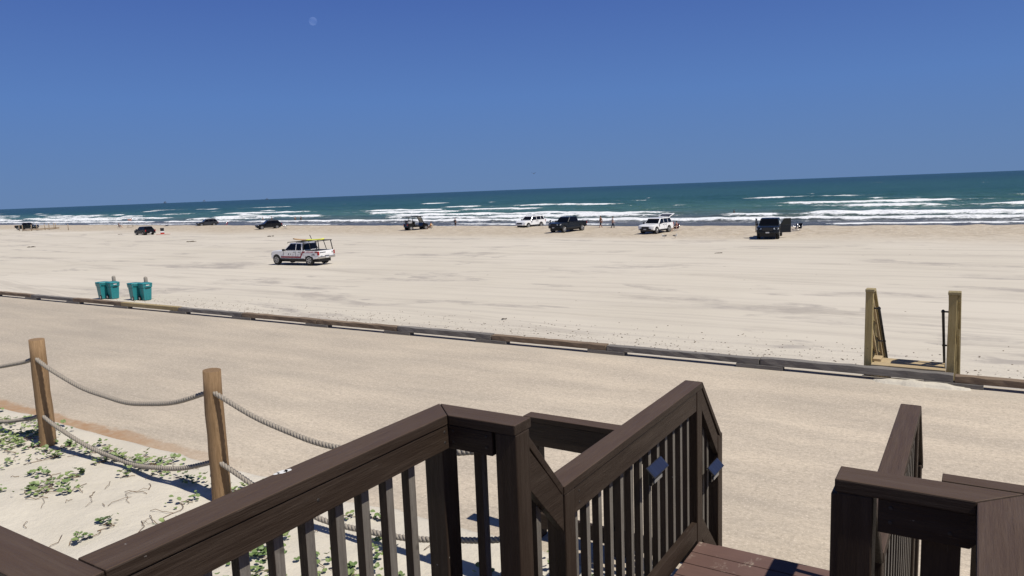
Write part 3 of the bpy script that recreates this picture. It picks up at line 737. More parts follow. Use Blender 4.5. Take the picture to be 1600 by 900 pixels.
def vehicle(name, label, cat, loc, hd, body, L=4.8, Wd=1.9, H=1.75, zb=.42, belt=1.08, hood=1.02, xw=.95, xr0=.35, xr1=-1.75, xb=-2.15, wr=.37, wx=(1.45, -1.40), kind='suv', rim=ALLOY, glass=WIN, cladding=False, nose=.90, chromef=False, group='vehicles parked or driving on the beach', rails=False, tail_lean=.12):
    T = thing(name, label, cat, loc, hd, group)
    x1, x0 = L/2, -L/2; hw = Wd/2
    ar = wr*1.2
    top = [(x1-.02, nose-.18), (x1-.04, nose), (x1-.12, (nose+hood)/2), (x1-.32, hood-.035), (x1-.7, hood), (xw+.1, hood+.03), (xw-.05, belt)]
    if kind == 'pickup': top += [(xb-.04, belt), (xb-.05, belt-.42), (x0+.10, belt-.42), (x0+.10, belt+.0), (x0+.03, belt), (x0, belt-.25), (x0+.02, zb+.18), (x0+.10, zb+.05)]
    else: top += [(xb, belt), (x0+tail_lean*.6, belt-.02), (x0+.03, belt-.22), (x0, zb+.30), (x0+.04, zb+.1), (x0+.12, zb)]
    P = top[:]
    P += arch(wx[1], wr, ar, zb) + arch(wx[0], wr, ar, zb) + [(x1-.12, zb), (x1-.01, zb+.12)]
    m = MB(); Ls = []
    for yy, ed in ((-hw, 1), (-(hw-.16), .35), (-(hw-.42), 0), (hw-.42, 0), (hw-.16, .35), (hw, 1)):
        def q_(x, z):                            # corners swept back, bonnet edge and sides rounded
            kx = max(0, (x-(x1-.55))/.55); kr = max(0, ((x0+.35)-x)/.35); kz = max(0, min(1, (z-.62)/.5))
            return (x-ed*(.20*kx*kx)+ed*.07*kr, yy*(1-.018*ed*kz), z-ed*.035*(kz if x > xw-.1 else 0))
        Ls.append([m.bm.verts.new(q_(x, z)) for x, z in P])
    nP = len(P); m.bm.faces.new(Ls[0]); m.bm.faces.new(Ls[-1][::-1])
    for La, Lb in zip(Ls, Ls[1:]):
        for i in range(nP): m.bm.faces.new((La[i], Lb[i], Lb[(i+1) % nP], La[(i+1) % nP]))
    if kind == 'pickup':                         # bed sides above the floor
        for s_ in (-1, 1): m.box(x0+.10, xb-.055, *(sorted((s_*hw, s_*(hw-.10)))), belt-.422, belt+.0)
    B = m.build('body', body, T, .03, 3)
    # cabin
    wt = hw-.20; c = [(xw, belt-.01), (xr0, H-.03), ((xr0+xr1)/2, H), (xr1, H-.03), (xb, belt-.01)]
    def hwz(z): return (hw-.03)+(wt-(hw-.03))*(z-belt)/(H-belt)
    m = MB(); Lf = [m.bm.verts.new((x, hwz(z), z)) for x, z in c]; Rt = [m.bm.verts.new((x, -hwz(z), z)) for x, z in c]
    m.bm.faces.new(Lf); m.bm.faces.new(Rt[::-1])
    for i in range(5): m.bm.faces.new((Lf[i], Rt[i], Rt[(i+1) % 5], Lf[(i+1) % 5]))
    m.build('cabin', body, T, .07, 4)
    def sidewin(xa, xb_, z0, z1, s_):
        # quad between slanting ends, 6 mm proud
        e = .008
        def X(x, z): return x
        q = [(xa[0], z0), (xb_[0], z0), (xb_[1], z1), (xa[1], z1)]
        mm = MB(); mm.hexa([(x, s_*(hwz(z)-.01), z) for x, z in q]+[(x, s_*(hwz(z)+e), z) for x, z in q]); return mm.build('side_window', glass, T)
    z0, z1 = belt+.05, H-.10
    def front(z): return xw+(xr0-xw)*(z-belt)/(H-.03-belt)
    def rear(z): return xb+(xr1-xb)*(z-belt)/(H-.03-belt)
    if kind == 'pickup': xm = (front(z1)+rear(z0))/2-.0; cuts = [xm]
    else: xm = front(z0)-1.22; cuts = [xm, xm-.95]
    doors = []
    for s_ in (-1, 1):
        xs = [None]+cuts+[None]
        for k in range(len(cuts)+1):
            f0 = (front(z0)-.14, front(z1)-.12) if k == 0 else (cuts[k-1]-.04,)*2
            b0 = (rear(z0)+.16, rear(z1)+.16) if k == len(cuts) else (cuts[k]+.04,)*2
            if f0[1]-b0[1] > .12: sidewin(f0, b0, z0, z1, s_)
        # door gaps and handles
        gp_ = [front(z0)+.02]+[cuts[0]]+([rear(z0)+.22] if kind == 'pickup' else [wx[1]+ar+.16])
        mm = MB()
        for x in gp_: mm.box(x-.008, x+.008, *(sorted((s_*(hw-.01), s_*(hw+.0025)))), zb+.08, belt-.03)
        mm.build('door_gap', TRIM, T)
        for x in gp_[1:]:
            mm = MB(); mm.box(x+.08, x+.28, *(sorted((s_*hw, s_*(hw+.03)))), belt-.14, belt-.10); mm.build('door_handle', TRIM if body is PW else body, T, .008)
        mm = MB(); xx = front(z0)-.12; mm.box(xx-.10, xx+.08, *(sorted((s_*(hw+.02), s_*(hw+.22)))), belt-.02, belt+.16); mm.build('mirror', TRIM if body is PW else body, T, .03)
        # lamps
        mm = MB(); mm.hexa([(x1-.42, s_*(hw-.03), nose-.14), (x1-.03, s_*(hw-.45), nose-.14), (x1+.004, s_*(hw-.45), nose-.14), (x1-.16, s_*(hw+.004), nose-.14), (x1-.50, s_*(hw-.03), nose+.01), (x1-.2, s_*(hw-.45), nose-.01), (x1-.01, s_*(hw-.45), nose-.01), (x1-.24, s_*(hw+.002), nose+.01)]); mm.build('headlight', HL, T)
        mm = MB(); tz0, tz1 = (belt-.36, belt-.05) if kind == 'pickup' else (belt-.30, belt+.02)
        mm.box(x0-.004, x0+.10, *(sorted((s_*(hw-.16), s_*(hw+.004)))), tz0, tz1); mm.build('tail_light', TL, T, .01)
    # windscreen and rear glass (on the slopes)
    def slope(nm, xa, za, xb_, zb_, d, off):
        n_ = Vector((zb_-za, 0, -(xb_-xa))).normalized()*off
        if n_.x*d < 0: n_ = -n_
        q = [(xa, -1), (xa, 1), (xb_, 1), (xb_, -1)]
        pa = [(xa, -(hwz(za)-.10), za), (xa, hwz(za)-.10, za), (xb_, hwz(zb_)-.09, zb_), (xb_, -(hwz(zb_)-.09), zb_)]
        mm = MB(); mm.hexa([tuple(Vector(k)-n_*.5) for k in pa]+[tuple(Vector(k)+n_) for k in pa]); mm.build(nm, glass, T)
    f = lambda a: (xw+(xr0-xw)*a, belt-.01+(H-.02-belt)*a); g = lambda a: (xb+(xr1-xb)*a, belt-.01+(H-.02-belt)*a)
    slope('windscreen', *f(.09), *f(.88), 1, .010); slope('rear_window', *g(.12), *g(.86), -1, .010)
    # grille, bumpers, plates
    mm = MB(); mm.box(x1-.10, x1+.004, -.48, .48, nose-.28, nose-.02); mm.build('grille', CHROME if chromef else TRIM, T, .01)
    mm = MB(); mm.prism([(x1-.36, -hw+.02), (x1-.20, -hw+.02), (x1+.02, -hw+.38), (x1+.045, 0), (x1+.02, hw-.38), (x1-.20, hw-.02), (x1-.36, hw-.02)], zb+.02, zb+.20, 'z'); mm.build('front_bumper', TRIM if cladding else body, T, .03)
    mm = MB(); mm.box(x0-.06, x0+.16, -hw+.03, hw-.03, zb+.04, zb+.24); mm.build('rear_bumper', CHROME if kind == 'pickup' else (TRIM if cladding else body), T, .03)
    mm = MB(); mm.box(x1+.035, x1+.052, -.17, .17, zb+.06, zb+.18); mm.build('number_plate', PLATE, T)
    mm = MB(); mm.box(x0-.078, x0-.062, -.17, .17, zb+.08, zb+.20); mm.build('number_plate', PLATE, T)
    mm = MB(); mm.box(x0+.25, x1-.25, -hw+.28, hw-.28, .26, zb+.30); mm.build('underbody', TRIM, T)
    for s_ in (-1, 1):
        mm = MB(); mm.box(wx[1]+ar+.02, wx[0]-ar-.02, *(sorted((s_*(hw-.06), s_*(hw+.025)))), zb-.07, zb+.05); mm.build('running_board', CHROME if chromef else TRIM, T, .01)
        for x in wx:
            mm = MB(); mm.tube([(x, s_*(hw-.30), wr), (x, s_*(hw-.27), wr), (x, s_*(hw-.02), wr), (x, s_*(hw+.01), wr)], [wr*.9, wr, wr, wr*.93], 28); wh = mm.build('wheel', TYRE, T, .01)
            mm = MB(); mm.tube([(x, s_*(hw+.0), wr), (x, s_*(hw+.016), wr)], wr*.64, 20)
            for q in range(5):
                a = q*1.2566; mm.hexa([(x+rr*math.cos(a+da), s_*(hw+yy), wr+rr*math.sin(a+da)) for yy in (.017, .03) for rr, da in ((wr*.12, -.5), (wr*.6, -.13), (wr*.6, .13), (wr*.12, .5))])
            mm.build('rim', rim, wh)
            mm = MB()
            for q in range(5):
                a = q*1.2566+.628; mm.poly([(x+rr*math.cos(a+da), s_*(hw+.0175), wr+rr*math.sin(a+da)) for rr, da in ((wr*.26, -.3), (wr*.55, -.32), (wr*.55, .32), (wr*.26, .3))])
            mm.build('rim_opening', TRIM, wh)
    if rails:
        for s_ in (-1, 1):
            mm = MB(); mm.tube([(xr0-.2, s_*(wt-.04), H), (xr0-.3, s_*(wt-.04), H+.07), (xr1+.2, s_*(wt-.04), H+.07), (xr1+.1, s_*(wt-.04), H)], .022, 8); mm.build('roof_rail', TRIM, T)
    return T
def put(cx, cy, dz=0, z=BZ0+.02): q = px(cx, cy, BZ0); q.z = z; return q

# the patrol pickup
LG = vehicle('patrol_pickup', 'white patrol pickup with red side stripe, black rack and yellow board, driving on the sand', 'pickup truck', put(473, 412.6), R(150), PW, L=5.75, Wd=2.0, H=1.90, zb=.52, belt=1.22, hood=1.22, xw=1.20, xr0=.45, xr1=-.98, xb=-1.1, wr=.42, wx=(2.06, -1.78), kind='pickup', nose=1.0, group=None, chromef=False)
hw = 1.0
m = MB()
def stripe(a, b, wdt):
    a, b = Vector((a[0], 0, a[1])), Vector((b[0], 0, b[1])); m.hexa([(a.x, hw+e, a.z) for e in (0,)][:0] or [(a.x, hw-.002, a.z-wdt/2), (b.x, hw-.002, b.z-wdt/2), (b.x, hw-.002, b.z+wdt/2), (a.x, hw-.002, a.z+wdt/2), (a.x, hw+.006, a.z-wdt/2), (b.x, hw+.006, b.z-wdt/2), (b.x, hw+.006, b.z+wdt/2), (a.x, hw+.006, a.z+wdt/2)])
stripe((1.5, .68), (-.80, .68), .13); stripe((-1.08, 1.12), (-1.36, 1.12), .14)
m.hexa([(-.72, hw-.002, .61), (-.86, hw-.002, .61), (-1.20, hw-.002, 1.185), (-1.06, hw-.002, 1.185), (-.72, hw+.006, .61), (-.86, hw+.006, .61), (-1.20, hw+.006, 1.185), (-1.06, hw+.006, 1.185)])
m.build('red_stripe', REDV, LG)
m = MB(); m.box(-2.84, -2.50, hw-.002, hw+.006, 1.06, 1.185); m.build('red_panel', REDV, LG)
def lettering(par, text, size, loc, rot, mat, name='lettering'):
    cu = bpy.data.curves.new(name, 'FONT'); cu.body = text; cu.size = size; cu.extrude = .003; cu.align_x = 'CENTER'
    tmp = bpy.data.objects.new(name, cu); COL.objects.link(tmp)
    dg = bpy.context.evaluated_depsgraph_get(); me = bpy.data.meshes.new_from_object(tmp.evaluated_get(dg)); bpy.data.objects.remove(tmp)
    me.materials.clear(); me.materials.append(mat)
    o = bpy.data.objects.new(name, me); COL.objects.link(o); o.parent = par; o.location = loc; o.rotation_euler = rot; return o
lettering(LG, 'LIFEGUARD', .17, (-1.95, hw+.006, 1.07), (R(90), 0, R(180)), flat('pink_red_letters', (.45, .10, .12), .5))
# small dark marks under the lettering and on the door
m = MB(); m.box(-2.50, -2.10, hw, hw+.006, .86, .91); m.box(-2.46, -2.26, hw, hw+.006, .945, .985); m.box(.52, .60, hw, hw+.006, .86, 1.0); m.box(.30, .36, hw, hw+.006, .88, .98); m.build('door_marks', TRIM, LG)
m = MB(); m.box(-2.885, -2.874, .10, .78, 1.05, 1.10); m.box(-2.885, -2.874, -.72, -.64, .98, 1.10); m.box(-2.885, -2.874, .5, .7, .74, .79); m.box(-2.885, -2.874, -.3, .2, .75, .80); m.build('tailgate_marks', TRIM, LG)
m = MB(); m.tube([(-2.55, .8, 1.2), (-2.75, .8, 1.2)], .01, 6)
for x, ln in ((-1.12, 0), (-2.72, .12)):
    for s_ in (-1, 1): m.tube([(x, s_*.93, 1.20), (x+ln, s_*.86, 2.02)], .04, 8)
    m.tube([(x+ln, -.98, 2.03), (x+ln, .98, 2.03)], .035, 8)
for s_ in (-1, 1):
    m.tube([(.75, s_*.80, 1.93), (-.9, s_*.84, 2.03), (-2.75, s_*.86, 2.04)], .03, 8)
    m.tube([(-2.0, s_*.93, 1.2), (-1.78, s_*.86, 2.0)], .03, 8); m.tube([(.72, s_*.80, 1.96), (.80, s_*.80, 1.84)], .02, 6)
m.build('rack', TRIM, LG)
m = MB(); m.tube([(-1.05, -.2, 2.05), (-.98, -.25, 2.2), (-.78, -.3, 2.48)], .03, 8); m.build('antenna_mount', TRIM, LG)
m = MB(); m.box(-2.70, -1.15, -.75, .75, 1.0, 1.24); m.build('bed_box', TRIM, LG, .03)
m = MB(); m.box(-.30, -.0, -.62, .62, 1.905, 1.96); m.build('light_bar', TRIM, LG, .02)
YB = NT('yellow_board'); _g = YB.n('SeparateXYZ'); YB.l(YB.mapping(), _g.inputs[0]); YBm = YB.out(YB.mix(YB.ramp(YB.math('DIVIDE', YB.math('ADD', _g.outputs[0], 1.8), 3.6), [(.46, 0), (.54, 1)]), (.72, .75, .06), (.55, .36, .16)), .35)
m = MB(); N = 14; ring = []
for k in range(N+1):
    f = k/N; x = -1.75+3.5*f; ww = .30*math.sin(math.pi*min(1, max(.02, f*.96+.02)))**.5+.01; ring.append([m.bm.verts.new((x, ww*math.cos(a), .06*math.sin(a)+.09*(abs(f-.5)*2)**3)) for a in [q*math.pi/5 for q in range(10)]])
for k in range(N):
    for q in range(10): m.bm.faces.new((ring[k][q], ring[k][(q+1) % 10], ring[k+1][(q+1) % 10], ring[k+1][q]))
m.bm.faces.new(ring[0]); m.bm.faces.new(ring[-1][::-1])
bo = m.build('rescue_board', YBm, smooth=True)
lo_ = LG.location; hd = R(150); fx = Vector((math.cos(hd), math.sin(hd), 0)); lf = Vector((-math.sin(hd), math.cos(hd), 0))
bo.location = lo_+fx*(-1.35)+lf*.45+Vector((0, 0, 2.12)); bo.rotation_euler = (0, 0, hd); tag(bo, 'yellow and tan rescue board lying on the rack of the white pickup', 'rescue board')

def open_hatch(T, L, H, Wd, xr1, body):
    m = MB(); a = Vector((xr1-.02, 0, H-.01)); n_ = .04
    m.hexa([(xr1-.02, -Wd/2+.25, H-.02), (xr1-.02, Wd/2-.25, H-.02), (xr1-1.05, Wd/2-.18, H+.30), (xr1-1.05, -Wd/2+.18, H+.30), (xr1-.02, -Wd/2+.25, H+.05), (xr1-.02, Wd/2-.25, H+.05), (xr1-1.05, Wd/2-.18, H+.38), (xr1-1.05, -Wd/2+.18, H+.38)])
    h = m.build('tailgate', body, T, .02); m = MB()
    m.hexa([(xr1-.12, -Wd/2+.33, H-.0), (xr1-.12, Wd/2-.33, H-.0), (xr1-.75, Wd/2-.30, H+.195), (xr1-.75, -Wd/2+.30, H+.195), (xr1-.12, -Wd/2+.33, H+.09), (xr1-.12, Wd/2-.33, H+.09), (xr1-.75, Wd/2-.30, H+.292), (xr1-.75, -Wd/2+.30, H+.292)]); m.build('tailgate_window', WIN, h)
C1 = vehicle('hatchback', 'small black rounded car with its rear to the camera, left side of the beach', 'car', put(226.5, 367.0), R(141), PK, L=4.6, Wd=1.9, H=1.55, belt=.95, hood=.92, xw=1.1, xr0=.35, xr1=-1.35, xb=-2.0, wr=.33, wx=(1.35, -1.30), zb=.30, nose=.76)
C3 = vehicle('parked_suv', 'dark grey SUV near the water, left part of the beach', 'SUV', put(324, 353.6), R(213), PG, L=4.6, Wd=1.9, H=1.68, belt=1.02, rails=True, hood=1.0, xw=1.0, xr0=.3, xr1=-1.75, xb=-2.15, wr=.36, wx=(1.38, -1.32))
C4 = vehicle('parked_suv', 'black SUV behind the white patrol pickup, near the water', 'SUV', put(420, 358.0), R(211), PK, L=4.7, Wd=1.92, H=1.68, belt=1.04, rails=True, hood=1.02, xw=.95, xr0=.25, xr1=-1.6, xb=-2.2, wr=.37, wx=(1.42, -1.38))
C6 = vehicle('parked_suv', 'boxy white SUV beside the black pickup, near the water', 'SUV', put(829, 356.2), R(226), PW, L=4.8, Wd=1.92, H=1.78, belt=1.15, hood=1.12, xw=.85, xr0=.35, xr1=-2.0, xb=-2.25, wr=.39, wx=(1.45, -1.34), zb=.46, nose=.88, rails=True)
C7 = vehicle('parked_pickup', 'black crew cab pickup between the boxy white SUV and the two walkers', 'pickup truck', put(887, 362.0), R(227), PN, L=5.8, Wd=2.03, H=1.96, belt=1.28, hood=1.27, xw=1.15, xr0=.55, xr1=-.95, xb=-1.1, wr=.43, wx=(1.9, -1.85), zb=.55, nose=1.12, kind='pickup', chromef=False)
C8 = vehicle('parked_suv', 'white SUV with its tailgate raised and a seated person behind it', 'SUV', put(1025, 364.0), R(229), PW, L=5.0, Wd=2.0, H=1.78, belt=1.12, hood=1.10, xw=1.05, xr0=.35, xr1=-1.95, xb=-2.3, wr=.39, wx=(1.5, -1.38), zb=.44, nose=.88, cladding=True, rails=True)
open_hatch(C8, 5.0, 1.78, 2.0, -1.95, PW)
C9 = vehicle('parked_pickup', 'black pickup facing the camera with its doors open', 'pickup truck', put(1203, 371.2), R(246), PN, L=5.8, Wd=2.03, H=1.96, belt=1.28, hood=1.27, xw=1.15, xr0=.55, xr1=-.95, xb=-1.1, wr=.43, wx=(1.9, -1.85), zb=.55, nose=1.12, kind='pickup', glass=WIN)
def open_door(T, s_, x, ang, Wd, belt, H, zb, body):
    D = bpy.data.objects.new('open_door', None)
    m = MB(); m.box(-1.05, 0, -.05, .0, zb, belt); 
    d = m.build('open_door', body, T, .02)
    m = MB(); m.prism([(-1.0, belt+.003), (-.02, belt+.003), (-.38, H-.06), (-1.0, H-.06)], -.035, -.015, 'y'); m.build('door_window', WIN2, d)
    m = MB(); m.tube([(-.02, -.025, belt), (-.38, -.025, H-.05), (-1.02, -.025, H-.05), (-1.02, -.025, belt)], .03, 6); m.build('window_frame', body, d)
    d.location = (x, s_*(Wd/2+.03), 0); d.rotation_euler = (0, 0, s_*-R(ang)); 
open_door(C9, 1, 1.15, 66, 2.03, 1.28, 1.96, .55, PN); open_door(C9, -1, 1.15, 16, 2.03, 1.28, 1.96, .55, PN); None
C10 = vehicle('parked_pickup', 'dark green black pickup behind the wooden walkway at the far left', 'pickup truck', put(43, 359.0), R(352), PGR, L=5.8, Wd=2.0, H=1.9, belt=1.22, hood=1.2, xw=1.15, xr0=.55, xr1=-.55, xb=-.75, wr=.42, wx=(1.9, -1.85), zb=.52, nose=.98, kind='pickup')

# open buggy with a flat roof
U = thing('buggy', 'open black beach buggy with a flat roof and windscreen', 'buggy', put(651, 359.6), R(32), None); U.scale = (1.12, 1.15, 1.08)
m = MB(); m.prism([(1.5, .45), (1.45, .85), (.75, 1.05), (.55, .60), (-.6, .60), (-.7, .95), (-1.6, .95), (-1.65, .45)], -.7, .7, 'y'); m.build('body', PK, U, .04)
m = MB(); m.box(-.5, .1, -.62, .62, .62, .80); m.box(-.62, -.45, -.62, .62, .80, 1.25); m.build('seat', TRIM, U, .04)
m = MB()
for s_ in (-1, 1): m.tube([(.85, s_*.66, 1.0), (.45, s_*.62, 1.88), (-.75, s_*.62, 1.90), (-.95, s_*.66, .9)], .05, 8)
m.build('roll_cage', TRIM, U)
m = MB(); m.box(-1.75, .75, -.74, .74, 1.90, 2.0); m.build('roof', TRIM, U, .02)
m = MB(); m.hexa([(.82, -.60, 1.05), (.82, .60, 1.05), (.48, .58, 1.80), (.48, -.58, 1.80), (.84, -.60, 1.05), (.84, .60, 1.05), (.50, .58, 1.80), (.50, -.58, 1.80)]); m.build('windscreen', flat('hazy_screen', (.22, .25, .23), .2), U)
m = MB(); m.box(-1.5, -.75, -.1, .6, .97, 1.45); m.build('cargo_box', BLK, U, .08)
m = MB(); m.box(-1.5, -.8, -.65, -.12, .97, 1.3); m.build('cargo_bag', flat('grey_bag', (.30, .30, .31), .8), U, .1)
for s_ in (-1, 1):
    m = MB(); m.box(-1.675, -1.62, *(sorted((s_*.45, s_*.66))), .70, .9); m.build('tail_light', TL, U)
    for x in (1.1, -1.15):
        m = MB(); m.tube([(x, s_*.48, .33), (x, s_*.76, .33)], .33, 20); wh = m.build('wheel', TYRE, U, .02)
        m = MB(); m.tube([(x, s_*.755, .33), (x, s_*.775, .33)], .18, 14); m.build('rim', ALLOY, wh)

# ---------------------------------------------------------------- people
def skinmesh(name, V, E, Rr, mat, parent=None, root=0, sub=1):
    me = bpy.data.meshes.new(name); me.from_pydata(V, E, []); o = bpy.data.objects.new(name, me); COL.objects.link(o)
    s = o.modifiers.new('skin', 'SKIN'); s.use_smooth_shade = True
    sv = me.skin_vertices[0].data
    for i, q in enumerate(Rr): sv[i].radius = (q, q) if not hasattr(q, '__len__') else q
    sv[root].use_root = True
    ss = o.modifiers.new('sub', 'SUBSURF'); ss.levels = sub; ss.render_levels = sub
    dg = bpy.context.evaluated_depsgraph_get(); m2 = bpy.data.meshes.new_from_object(o.evaluated_get(dg))
    bpy.data.objects.remove(o); m2.materials.clear(); m2.materials.append(mat)
    m2.polygons.foreach_set('use_smooth', np.ones(len(m2.polygons), dtype=bool))
    o = bpy.data.objects.new(name, m2); COL.objects.link(o)
    if parent: o.parent = parent
    return o
SK1 = flat('tanned_skin', (.34, .17, .10), .55); SK2 = flat('light_skin', (.50, .31, .22), .55)
HAIR = flat('dark_hair', (.02, .014, .01), .7); EYE = flat('eye_dark', (.02, .02, .02), .3)
def cloth(c, nm='cloth'): return flat(nm, c, .9, spec=.1)
def person(label, loc, rz, pose, skin=SK1, shirt=None, shorts=None, longleg=False, hat=None, k=1.0, group='people on the beach'):
    T = thing('person', label, 'person', loc, rz, group)
    # joints: x = forward, y = left, z = up
    if pose == 'walk':
        J_ = dict(pel=(0, 0, .93), sp=(.01, 0, 1.12), ch=(.02, 0, 1.33), nk=(.02, 0, 1.50), hb=(.035, 0, 1.58), hm=(.045, 0, 1.66), ht=(.035, 0, 1.73),
                  hiL=(0, .10, .90), knL=(.20, .10, .50), anL=(.22, .10, .09), toL=(.40, .11, .04), hiR=(0, -.10, .90), knR=(-.08, -.10, .49), anR=(-.30, -.10, .13), toR=(-.18, -.11, .03),
                  shL=(.02, .19, 1.42), elL=(-.10, .25, 1.15), wrL=(-.05, .26, .90), shR=(.02, -.19, 1.42), elR=(.06, -.25, 1.14), wrR=(.20, -.25, .93))
    elif pose == 'stand':
        J_ = dict(pel=(0, 0, .93), sp=(.0, 0, 1.12), ch=(.0, 0, 1.33), nk=(.0, 0, 1.50), hb=(.02, 0, 1.58), hm=(.03, 0, 1.66), ht=(.02, 0, 1.73),
                  hiL=(0, .10, .90), knL=(.03, .12, .49), anL=(0, .13, .09), toL=(.17, .15, .04), hiR=(0, -.10, .90), knR=(.03, -.12, .49), anR=(0, -.13, .09), toR=(.17, -.15, .04),
                  shL=(0, .19, 1.42), elL=(-.03, .27, 1.15), wrL=(.08, .28, .93), shR=(0, -.19, 1.42), elR=(-.03, -.27, 1.15), wrR=(.08, -.28, .93))
    else:                                        # sit
        J_ = dict(pel=(0, 0, .42), sp=(-.05, 0, .60), ch=(-.10, 0, .82), nk=(-.13, 0, .98), hb=(-.11, 0, 1.06), hm=(-.10, 0, 1.14), ht=(-.11, 0, 1.21),
                  hiL=(.02, .10, .40), knL=(.43, .13, .47), anL=(.55, .13, .09), toL=(.72, .15, .04), hiR=(.02, -.10, .40), knR=(.43, -.13, .47), anR=(.55, -.13, .09), toR=(.72, -.15, .04),
                  shL=(-.11, .19, .90), elL=(-.02, .26, .66), wrL=(.20, .22, .58), shR=(-.11, -.19, .90), elR=(-.02, -.26, .66), wrR=(.20, -.22, .58))
    RD = dict(pel=(.13, .10), sp=(.125, .095), ch=(.15, .105), nk=.055, hb=.062, hm=.088, ht=.06, hi=.088, kn=.056, an=.036, to=.034, sh=.055, el=.038, wr=.026)
    names = list(J_); V = [J_[n_] for n_ in names]; I = {n_: i for i, n_ in enumerate(names)}
    Rr = [RD.get(n_, RD.get(n_[:2])) for n_ in names]
    E_ = [('pel', 'sp'), ('sp', 'ch'), ('ch', 'nk'), ('nk', 'hb'), ('hb', 'hm'), ('hm', 'ht')]
    for s_ in 'LR': E_ += [('pel', 'hi'+s_), ('hi'+s_, 'kn'+s_), ('kn'+s_, 'an'+s_), ('an'+s_, 'to'+s_), ('ch', 'sh'+s_), ('sh'+s_, 'el'+s_), ('el'+s_, 'wr'+s_)]
    E_ = [(I[a], I[b]) for a, b in E_]
    for s_ in 'LR':                              # hands: palm, four fingers, thumb
        wv = Vector(J_['wr'+s_]); d = (wv-Vector(J_['el'+s_])).normalized(); sd_ = Vector((1, 0, 0)); sd_ = (sd_-d*sd_.dot(d)).normalized()
        pi = len(V); V.append(tuple(wv+d*.06)); Rr.append(.027); E_.append((I['wr'+s_], pi))
        for q, (o_, ln) in enumerate(((-.028, .065), (-.010, .078), (.009, .075), (.027, .06))):
            a_ = len(V); V.append(tuple(wv+d*.10+sd_*o_)); Rr.append(.009); V.append(tuple(wv+d*(.10+ln*.8)+sd_*o_*1.15+Vector((.0, 0, 0))+d.cross(sd_)*.02)); Rr.append(.007); E_ += [(pi, a_), (a_, a_+1)]
        a_ = len(V); V.append(tuple(wv+d*.07+sd_*.045)); Rr.append(.010); V.append(tuple(wv+d*.105+sd_*.06)); Rr.append(.008); E_ += [(pi, a_), (a_, a_+1)]
    body = skinmesh('body', V, E_, Rr, skin, T)
    hm = Vector(J_['hm'])
    m = MB(); m.ball(hm+Vector((.088, 0, -.015)), .016, (1.1, .8, 1.5), 0, 1)
    for s_ in (-1, 1): m.ball(hm+Vector((0, s_*.088, -.01)), .025, (.7, .35, 1.1), 0, 1)
    m.build('nose_and_ears', skin, body)
    m = MB()
    for s_ in (-1, 1): m.ball(hm+Vector((.078, s_*.032, .012)), .011, (.6, 1.2, .8), 0, 1)
    m.box(hm.x+.078, hm.x+.084, -.022, .022, hm.z-.056, hm.z-.048); m.build('eyes_and_mouth', EYE, body)
    m = MB(); m.ball(hm+Vector((-.018, 0, .028)), .10, (.98, .95, .95)); m.build('hair', HAIR if not hat else hat, T)
    def sub(nm, keys, edges, grow, mat):
        Vs_ = [J_[q] if isinstance(q, str) else q[0] for q in keys]; Rs_ = []
        for q in keys:
            b = RD.get(q, RD.get(q[:2])) if isinstance(q, str) else q[1]
            Rs_.append((b[0]+grow, b[1]+grow) if hasattr(b, '__len__') else b+grow)
        skinmesh(nm, Vs_, edges, Rs_, mat, T)
    if shorts:
        mid = lambda a, b, f: tuple(Vector(J_[a]).lerp(Vector(J_[b]), f))
        f = .97 if not longleg else 1
        ks = ['pel', 'hiL', (mid('hiL', 'knL', .9), .075), 'hiR', (mid('hiR', 'knR', .9), .075), (mid('pel', 'sp', .45), (.125, .10))]; ee = [(0, 1), (1, 2), (0, 3), (3, 4), (0, 5)]
        if longleg: ks += [(mid('knL', 'anL', .92), .045), (mid('knR', 'anR', .92), .045)]; ee += [(2, 6), (4, 7)]
        sub('trousers' if longleg else 'shorts', ks, ee, .014, shorts)
    if shirt:
        mid = lambda a, b, f: tuple(Vector(J_[a]).lerp(Vector(J_[b]), f))
        ks = ['ch', 'sp', (mid('pel', 'sp', .3), (.13, .10)), 'shL', 'shR', (mid('shL', 'elL', .75), .046), (mid('shR', 'elR', .75), .046), (mid('ch', 'nk', .6), .07)]
        sub('shirt', ks, [(0, 1), (1, 2), (0, 3), (3, 5), (0, 4), (4, 6), (0, 7)], .012, shirt)
    T.scale = (k, k, k)
    return T
BLKC = cloth((.012, .012, .015), 'black_cloth'); NAVY = cloth((.02, .025, .045), 'navy_cloth'); LT = cloth((.50, .55, .60), 'pale_grey_cloth'); PINK = cloth((.45, .22, .20), 'pink_cloth')
person('shirtless person in black shorts walking right of the black crew cab pickup', put(939, 358.3), R(200), 'walk', SK1, None, BLKC, k=1.03)
person('person in pale top and dark leggings walking left of the open white SUV', put(957.5, 358.0), R(5), 'walk', SK2, LT, NAVY, True, k=.95)
def seat_person(label, c, rz, shirt, shorts, chairmat, clabel, skin=SK2):
    person(label, c, rz, 'sit', skin, shirt, shorts)
    fold_chair(clabel, c, rz, chairmat)
